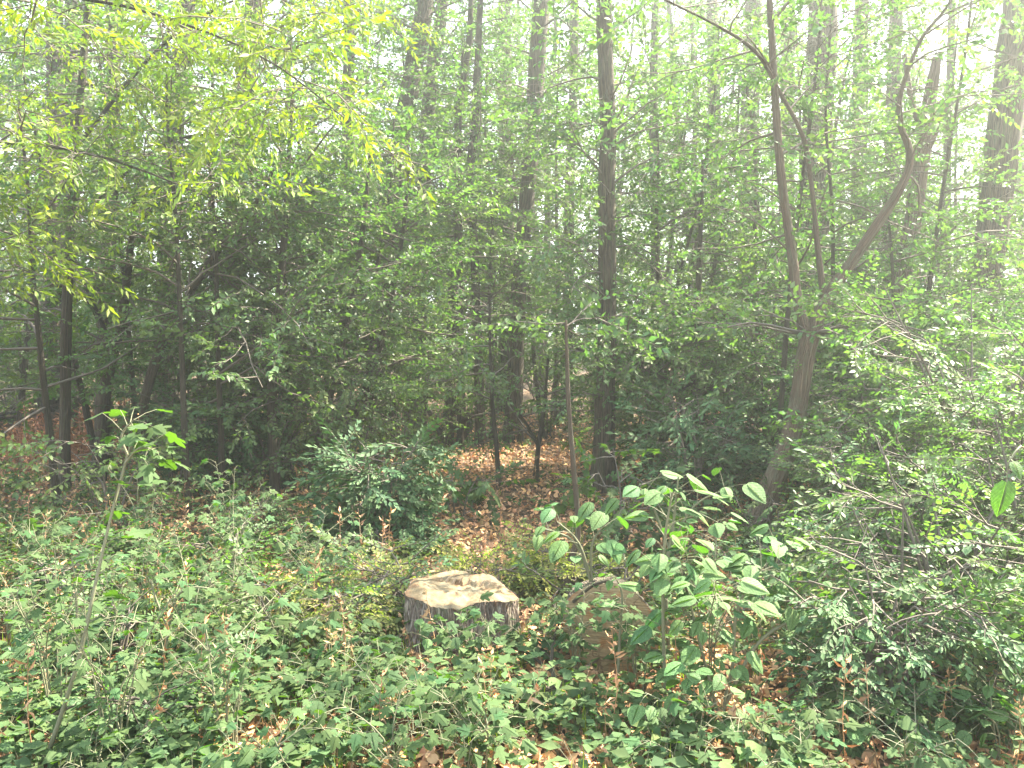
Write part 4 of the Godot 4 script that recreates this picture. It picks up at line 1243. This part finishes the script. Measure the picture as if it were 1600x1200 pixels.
func build_deadwood() -> void:
	lying("fallen_branch", "thick weathered fallen branch lying in the leaves in front of the cut log", "branch", [
		[low(Vector3(-0.064, 0, -3.046), 0.0, 0.026), low(Vector3(0.04, 0, -3.221), 0.01, 0.025), low(Vector3(0.177, 0, -3.416), 0.02, 0.022), low(Vector3(0.303, 0, -3.453), 0.02, 0.017), low(Vector3(0.408, 0, -3.368), 0.01, 0.01)],
		[low(Vector3(0.177, 0, -3.416), 0.02, 0.014), low(Vector3(0.295, 0, -3.535), 0.06, 0.011), low(Vector3(0.412, 0, -3.663), 0.1, 0.006)],
		[low(Vector3(0.194, 0, -3.422), 0.03, 0.012), low(Vector3(0.186, 0, -3.601), 0.09, 0.009), low(Vector3(0.218, 0, -3.853), 0.15, 0.006), low(Vector3(0.286, 0, -4.097), 0.2, 0.003)]], M.dead_wood)
	lying("fallen_branch", "straight grey stick crossing behind the thick fallen branch", "branch", [
		[low(Vector3(-0.03, 0, -3.568), 0.02, 0.011), low(Vector3(0.058, 0, -3.503), 0.03, 0.011), low(Vector3(0.164, 0, -3.38), 0.02, 0.009)]], M.dead_wood)
	lying("fallen_branch", "long thin arched twig bundle lying below the stump", "branch", [
		[low(Vector3(-0.361, 0, -3.947), 0.03, 0.007), low(Vector3(-0.175, 0, -3.815), 0.06, 0.008), low(Vector3(0.032, 0, -3.815), 0.07, 0.008), low(Vector3(0.187, 0, -3.622), 0.03, 0.007)],
		[low(Vector3(-0.257, 0, -3.853), 0.05, 0.004), low(Vector3(-0.094, 0, -3.763), 0.02, 0.004), low(Vector3(0.09, 0, -3.581), 0.01, 0.003)],
		[low(Vector3(0, 0, -3.807), 0.07, 0.004), low(Vector3(0.125, 0, -3.763), 0.1, 0.004), low(Vector3(0.238, 0, -3.568), 0.06, 0.002)]], M.dead_wood)
	lying("fallen_branch", "pale stick leaning across the top of the cut log", "branch", [
		[Vector4(0.30, 0.33, -3.78, 0.008), Vector4(0.38, 0.43, -3.72, 0.008), Vector4(0.46, 0.48, -3.68, 0.006)]], M.smooth_bark)
	lying("fallen_branch", "thin crooked pale twig lying among the lobed leaves at lower left", "branch", [
		[low(Vector3(-1.911, 0, -3.081), 0.1, 0.006), low(Vector3(-1.745, 0, -3.157), 0.16, 0.007), low(Vector3(-1.574, 0, -3.131), 0.16, 0.006), low(Vector3(-1.419, 0, -3.168), 0.15, 0.005), low(Vector3(-1.416, 0, -3.321), 0.2, 0.003)],
		[low(Vector3(-1.419, 0, -3.168), 0.15, 0.004), low(Vector3(-1.291, 0, -3.081), 0.12, 0.002)]], M.dead_wood, 6)
	for i in 26:
		var d := rf(2.9, 9.0)
		var x := rf(-0.35, 0.5) * d
		var a := rf(0, TAU)
		var l := rf(0.15, 0.5)
		var c := Vector3(x, 0, -d)
		var e := c + Vector3(cos(a), 0, sin(a)) * l
		lying("fallen_twig", "short dead twig lying loose on the fallen leaves", "twig", [[Vector4(c.x, 0.01, c.z, 0.005), v4((c + e) * 0.5 + Vector3(rf(-0.04, 0.04), rf(0.01, 0.05), rf(-0.04, 0.04)), 0.004), Vector4(e.x, 0.015, e.z, 0.002)]], M.dead_wood, 5, "loose twigs on the forest floor")

	# a dead leaning snag at the back with one level branch
	tree("dead_snag", "short dead stub with a bare level branch across its top, behind the clearing", [Vector4(-1.853, -0.083, -11.2, 0.2), Vector4(-1.794, 0.323, -11.2, 0.146), Vector4(-1.737, 0.599, -11.2, 0.109), Vector4(-1.68, 0.8, -11.2, 0.064)], [[Vector4(-2.194, 0.553, -11.2, 0.032), Vector4(-1.955, 0.672, -11.2, 0.041), Vector4(-1.699, 0.764, -11.2, 0.046), Vector4(-1.37, 0.809, -11.2, 0.046), Vector4(-0.968, 0.773, -11.2, 0.027)]], {"bark": M.bark, "branches": 0, "flare": 0.3}, "", "dead tree")
	tree("dead_snag", "dark square-topped stub between the dead snag and the clearing", [Vector4(-1.898, -0.307, -14.5, 0.141), Vector4(-1.895, 0.111, -14.5, 0.13), Vector4(-1.881, 0.431, -14.5, 0.124)], [], {"bark": M.bark, "branches": 0, "flare": 0.1}, "", "dead tree")
	tree("dead_bush", "dark bare crooked branches arching over the back of the clearing", [Vector4(-0.901, -0.034, -11, 0.036), Vector4(-0.99, 0.256, -11, 0.036), Vector4(-1.114, 0.482, -11, 0.031), Vector4(-1.22, 0.726, -11, 0.022)], [[Vector4(-0.954, 0.166, -11, 0.027), Vector4(-0.764, 0.392, -11, 0.027), Vector4(-0.521, 0.527, -11, 0.018), Vector4(-0.287, 0.572, -11, 0.013)], [Vector4(-1.441, 0.003, -11, 0.027), Vector4(-1.188, 0.166, -11, 0.027), Vector4(-0.971, 0.329, -11, 0.022), Vector4(-0.79, 0.617, -11, 0.013)], [Vector4(-0.649, -0.034, -11, 0.022), Vector4(-0.702, 0.256, -11, 0.022), Vector4(-0.61, 0.617, -11, 0.013)]], {"bark": M.bark, "branches": 0, "sides": 7, "flare": 0.1}, "", "dead shrub")

	# brush pile and dead bracken at the left
	var heap := thing("brush_pile", on_ground(Vector3(-7.9, 0, -13.0)), "dark heap of dead branches at the left edge behind the bracken", "brush pile")
	for i in 44:
		var a := rf(-0.5, 0.5) + (PI if i % 2 else 0.0)
		var c := Vector3(rf(-1.5, 1.5), 0, rf(-0.6, 0.6))
		c.y = rf(0.05, 0.62) * (1.0 - absf(c.x) / 2.2)
		var dir := Vector3(cos(a), rf(-0.1, 0.35), sin(a)).normalized()
		var l := rf(0.7, 2.0)
		var r := rf(0.012, 0.045)
		var g := Geo.new()
		g.tube(smooth([v4(c - dir * l * 0.5, r), v4(c + rv(0.08), r * 0.8), v4(c + dir * l * 0.5 + rv(0.1), r * 0.35)], 3), 6, rough, 0.2)
		part("branch", g.mesh(M.dead_wood if i % 3 else M.bark), heap)
	lying("fallen_log", "dark fallen log slanting up out of the brush pile", "log", [[Vector4(-7.4, 0.3, -12.4, 0.07), Vector4(-6.9, 0.62, -12.5, 0.06), Vector4(-6.1, 1.15, -12.7, 0.045)]], M.bark)
	var dry := thing("dead_bracken", on_ground(Vector3(-6.0, 0, -10.3)), "patch of dry reddish-brown dead bracken at the left, in front of the brush pile", "bracken")
	for v in 3:
		var where := []
		var tints := []
		for i in 70:
			var x := rf(-0.95, 0.75)
			var z := rf(-0.7, 0.5)
			where.append(Transform3D(Basis(Vector3.UP, rf(0, TAU)).scaled(Vector3.ONE * rf(0.6, 1.15)), Vector3(x, gy(dry.position.x + x, dry.position.z + z) - dry.position.y, z)))
			var b := rf(0.7, 1.4)
			tints.append(Color(b, b * rf(0.85, 1.05), b * rf(0.8, 1.1)))
		many("dry_stems", S.bracken[v], where, tints, dry)


# ---------------------------------------------------------------- plants close by

func build_foreground() -> void:
	# the broad-leaved bush
	leafy_plant("hazel_bush", "bush of broad rounded green leaves to the right of the cut log", Vector3(0.876, 0, -3.38), 0.75, 0.5, 4, 240, L.broad, 0.09, "", "shrub",
		[[Vector4(0.897, 0.011, -3.3, 0.009), Vector4(0.948, 0.237, -3.3, 0.008), Vector4(0.958, 0.461, -3.3, 0.007), Vector4(1.037, 0.628, -3.3, 0.005), Vector4(1.159, 0.683, -3.3, 0.004)], [Vector4(0.91, 0.039, -3.3, 0.009), Vector4(1.043, 0.321, -3.3, 0.008), Vector4(1.205, 0.433, -3.3, 0.007), Vector4(1.396, 0.447, -3.3, 0.005), Vector4(1.562, 0.391, -3.3, 0.004)], [Vector4(0.661, 0.082, -3.3, 0.009), Vector4(0.646, 0.461, -3.3, 0.008), Vector4(0.648, 0.766, -3.3, 0.007), Vector4(0.678, 0.986, -3.3, 0.004)], [Vector4(0.883, 0.039, -3.3, 0.008), Vector4(0.809, 0.321, -3.3, 0.007), Vector4(0.752, 0.545, -3.3, 0.005), Vector4(0.709, 0.683, -3.3, 0.004)]])
	leafy_plant("hazel_shoot", "slim shoot topped by large pale sunlit leaves above the broad-leaved bush", Vector3(0.835, 0, -4.097), 0.2, 0.1, 1, 34, L.broad, 0.12, "", "shrub",
		[[Vector4(0.795, 0.046, -3.9, 0.011), Vector4(0.774, 0.442, -3.9, 0.01), Vector4(0.809, 0.704, -3.9, 0.008), Vector4(0.832, 0.947, -3.9, 0.005)], [Vector4(0.804, 0.606, -3.9, 0.008), Vector4(0.914, 0.801, -3.9, 0.006), Vector4(1.089, 0.892, -3.9, 0.003)], [Vector4(0.792, 0.573, -3.9, 0.006), Vector4(0.706, 0.801, -3.9, 0.006), Vector4(0.673, 0.882, -3.9, 0.003)]])
	leafy_plant("hazel_shoot", "flat tier of broad green leaves held out above the pale sapling's foot", Vector3(0.504, 0, -4.186), 0.2, 0.1, 1, 30, L.broad, 0.12, "", "shrub",
		[[Vector4(0.466, 0.039, -4, 0.01), Vector4(0.414, 0.344, -4, 0.008), Vector4(0.346, 0.579, -4, 0.007), Vector4(0.231, 0.696, -4, 0.003)], [Vector4(0.414, 0.378, -4, 0.007), Vector4(0.412, 0.579, -4, 0.007), Vector4(0.494, 0.696, -4, 0.003)], [Vector4(0.431, 0.293, -4, 0.007), Vector4(0.33, 0.579, -4, 0.007), Vector4(0.148, 0.663, -4, 0.003)]])
	leafy_plant("hazel_shoot", "thin dark upright stem with small leaves in front of the cut log's right side", Vector3(0.526, 0, -3.601), 0.3, 0.15, 1, 26, L.broad, 0.06, "", "shrub",
		[[Vector4(0.479, 0.016, -3.5, 0.009), Vector4(0.489, 0.27, -3.5, 0.007), Vector4(0.499, 0.478, -3.5, 0.006), Vector4(0.463, 0.566, -3.5, 0.003)]])
	leafy_plant("young_sapling", "small fresh green sapling growing directly in front of the stump", Vector3(-0.202, 0, -3.719), 0.34, 0.2, 5, 80, L.lobed, 0.058, "", "sapling")
	leafy_plant("young_sapling", "leafy seedling between the stump and the cut log", Vector3(0.159, 0, -3.815), 0.3, 0.22, 5, 90, L.lobed, 0.055, "", "sapling")
	leafy_plant("round_leaved_seedling", "seedling with one round pale leaf at the left foot of the stump", Vector3(-0.415, 0, -3.892), 0.2, 0.14, 3, 18, L.broad, 0.075, "", "seedling")
	leafy_plant("tall_shoot", "tall pale arching shoot with lobed leaves at its tip, in the left foreground", Vector3(-1.802, 0, -2.961), 0.2, 0.1, 1, 48, L.lobed, 0.088, "", "sapling",
		[[Vector4(-1.767, 0, -2.85, 0.009), Vector4(-1.654, 0.308, -2.85, 0.008), Vector4(-1.592, 0.502, -2.85, 0.007), Vector4(-1.554, 0.752, -2.9, 0.006), Vector4(-1.509, 1.008, -2.95, 0.005), Vector4(-1.46, 1.245, -3, 0.004)], [Vector4(-1.463, 1.167, -2.95, 0.005), Vector4(-1.405, 1.228, -2.95, 0.004), Vector4(-1.341, 1.215, -2.95, 0.002)], [Vector4(-1.45, 1.198, -2.95, 0.005), Vector4(-1.472, 1.276, -2.95, 0.004), Vector4(-1.422, 1.337, -2.95, 0.002)]])
	leafy_plant("tall_shoot", "thin bent pale shoot among the lobed leaves left of the stump", Vector3(-1.773, 0, -3.931), 0.2, 0.1, 1, 30, L.lobed, 0.07, "", "sapling",
		[[Vector4(-1.689, 0.034, -3.7, 0.008), Vector4(-1.653, 0.223, -3.7, 0.007), Vector4(-1.609, 0.395, -3.7, 0.006), Vector4(-1.531, 0.448, -3.7, 0.005), Vector4(-1.439, 0.442, -3.7, 0.003)], [Vector4(-1.653, 0.254, -3.7, 0.006), Vector4(-1.701, 0.379, -3.7, 0.005), Vector4(-1.729, 0.489, -3.7, 0.003)]])
	leafy_plant("tall_shoot", "short yellowish shoot with curled tips at the far left of the lobed leaves", Vector3(-2.317, 0, -4.097), 0.2, 0.1, 1, 30, L.lobed, 0.065, "", "sapling",
		[[Vector4(-2.031, 0.17, -3.6, 0.007), Vector4(-2.029, 0.383, -3.6, 0.006), Vector4(-2.036, 0.535, -3.6, 0.004), Vector4(-2.045, 0.626, -3.6, 0.003)]])
	leafy_plant("hanging_shoot", "bare thin stem with one large drooping oval leaf at the right edge", on_ground(Vector3(1.72, 0, -2.6)), 0.2, 0.1, 1, 1, L.broad, 0.05, "", "sapling",
		[[Vector4(1.85, -0.02, -2.7, 0.007), Vector4(1.8, 0.6, -2.65, 0.006), Vector4(1.72, 1.05, -2.55, 0.005), Vector4(1.64, 1.29, -2.5, 0.004), Vector4(1.57, 1.25, -2.47, 0.003)]])
	var hang: Node3D = get_node("hanging_shoot")
	var big := part("leaf", L.broad[2], hang)
	big.transform = Transform3D(frame(Vector3(-0.03, -1.0, 0.12), Vector3(0.1, 0.1, 1.0), 0.115), Vector3(1.56, 1.19, -2.46) - hang.position)
	var stalk := Geo.new()
	stalk.tube([v4(Vector3(1.57, 1.25, -2.47) - hang.position, 0.003), v4(Vector3(1.56, 1.19, -2.46) - hang.position, 0.002)], 4)
	part("stalk", stalk.mesh(M.stem), hang)

	# lobed-leaved shrubs over the left foreground
	var spots := [[-1.55, 2.9], [-1.05, 2.85], [-0.6, 3.0], [-1.9, 3.2], [-1.35, 3.3], [-0.85, 3.4], [-0.3, 3.05], [-2.2, 3.7], [-1.7, 3.75], [-1.2, 3.8], [-2.6, 4.2], [-2.1, 4.3], [-1.55, 4.3], [-1.05, 4.4], [-2.9, 4.9], [-2.35, 4.9], [-1.8, 5.0], [-2.7, 5.6], [-2.05, 5.6], [-1.35, 5.1], [-3.3, 5.4]]
	for i in spots.size():
		var s: Array = spots[i]
		var tall: float = rf(0.34, 0.82) if s[0] < -0.9 else rf(0.16, 0.3)
		leafy_plant("lobed_shrub", "low shrub of soft lobed leaves, " + among(s[0], s[1]), Vector3(s[0] + rf(-0.12, 0.12), 0, -s[1] + rf(-0.1, 0.1)), tall, rf(0.25, 0.42), 7, 96, L.lobed, rf(0.042, 0.07), "lobed-leaved shrubs over the left foreground")
	var near := [[-1.45, 2.68], [-0.85, 2.66], [-0.4, 2.7], [1.0, 2.68], [1.45, 2.75], [-0.1, 2.75], [0.62, 2.85], [0.95, 2.9], [1.3, 3.0], [-0.75, 3.75]]
	for i in near.size():
		var s: Array = near[i]
		leafy_plant("bright_seedling", "very low bright lobed seedling, " + among(s[0], s[1]), Vector3(s[0], 0, -s[1]), rf(0.18, 0.3), 0.24, 5, 60, L.lobed, 0.055, "bright seedlings in the centre foreground", "seedling")
	leafy_plant("young_sapling", "thin leafy seedling in front of the left edge of the cut log", Vector3(0.296, 0, -3.622), 0.42, 0.16, 5, 80, L.lobed, 0.055, "", "sapling")
	leafy_plant("young_sapling", "leafy seedling hiding the lower right of the cut log", Vector3(0.587, 0, -3.516), 0.4, 0.2, 5, 90, L.lobed, 0.055, "", "sapling")
	for q in [[-0.15, 5.0], [0.2, 5.1], [0.5, 4.95], [0.35, 5.4], [-0.75, 4.7], [-0.95, 4.3]]:
		shrub("yellow_weed", ["small ", "broad ", "bright "][int(absf(q[0]) * 10.0) % 3] + "clump of low yellow-green weeds, " + among(q[0], q[1]), Vector3(q[0], 0, -q[1]), rf(0.16, 0.26), 0.2, 6, {"kind": "privet", "size": 0.7, "gap": 0.08, "every": 0.06, "per_metre": 22.0, "bright": rf(1.3, 1.6), "warm": rf(0.35, 0.5)}, "yellow-green weeds around the stump")
	var fine := [[2.5, 5.0], [-1.5, 3.1], [-2.0, 3.9], [-1.3, 4.2], [-2.7, 4.6], [-1.9, 5.2], [1.5, 3.4], [-0.7, 4.6], [-1.0, 5.6], [-3.1, 6.2], [-2.2, 6.4], [0.75, 4.9], [1.3, 4.4], [-1.5, 6.3], [1.75, 5.2]]
	for q in fine:
		shrub("fine_shrub", "fine-leaved green shrublet, " + among(q[0], q[1]), Vector3(q[0], 0, -q[1]), rf(0.2, 0.36), 0.24, 4, {"kind": "privet", "size": 0.8, "gap": 0.1, "every": 0.07, "per_metre": 13.0, "bright": rf(0.8, 1.15), "warm": rf(-0.12, 0.12)}, "fine-leaved shrublets of the undergrowth")
	leafy_plant("hazel_shoot", "low broad-leaved shoot at the bottom right corner", Vector3(1.899, 0, -2.938), 0.3, 0.2, 4, 26, L.broad, 0.095, "", "shrub")
	leafy_plant("hazel_shoot", "low broad-leaved shoot at the bottom below the dense dark shrub", Vector3(1.312, 0, -3.008), 0.22, 0.2, 4, 26, L.broad, 0.08, "", "shrub")
	leafy_plant("hazel_shoot", "low broad-leaved shoot at the bottom below the broad-leaved bush", Vector3(0.726, 0, -2.985), 0.3, 0.22, 4, 36, L.broad, 0.08, "", "shrub")
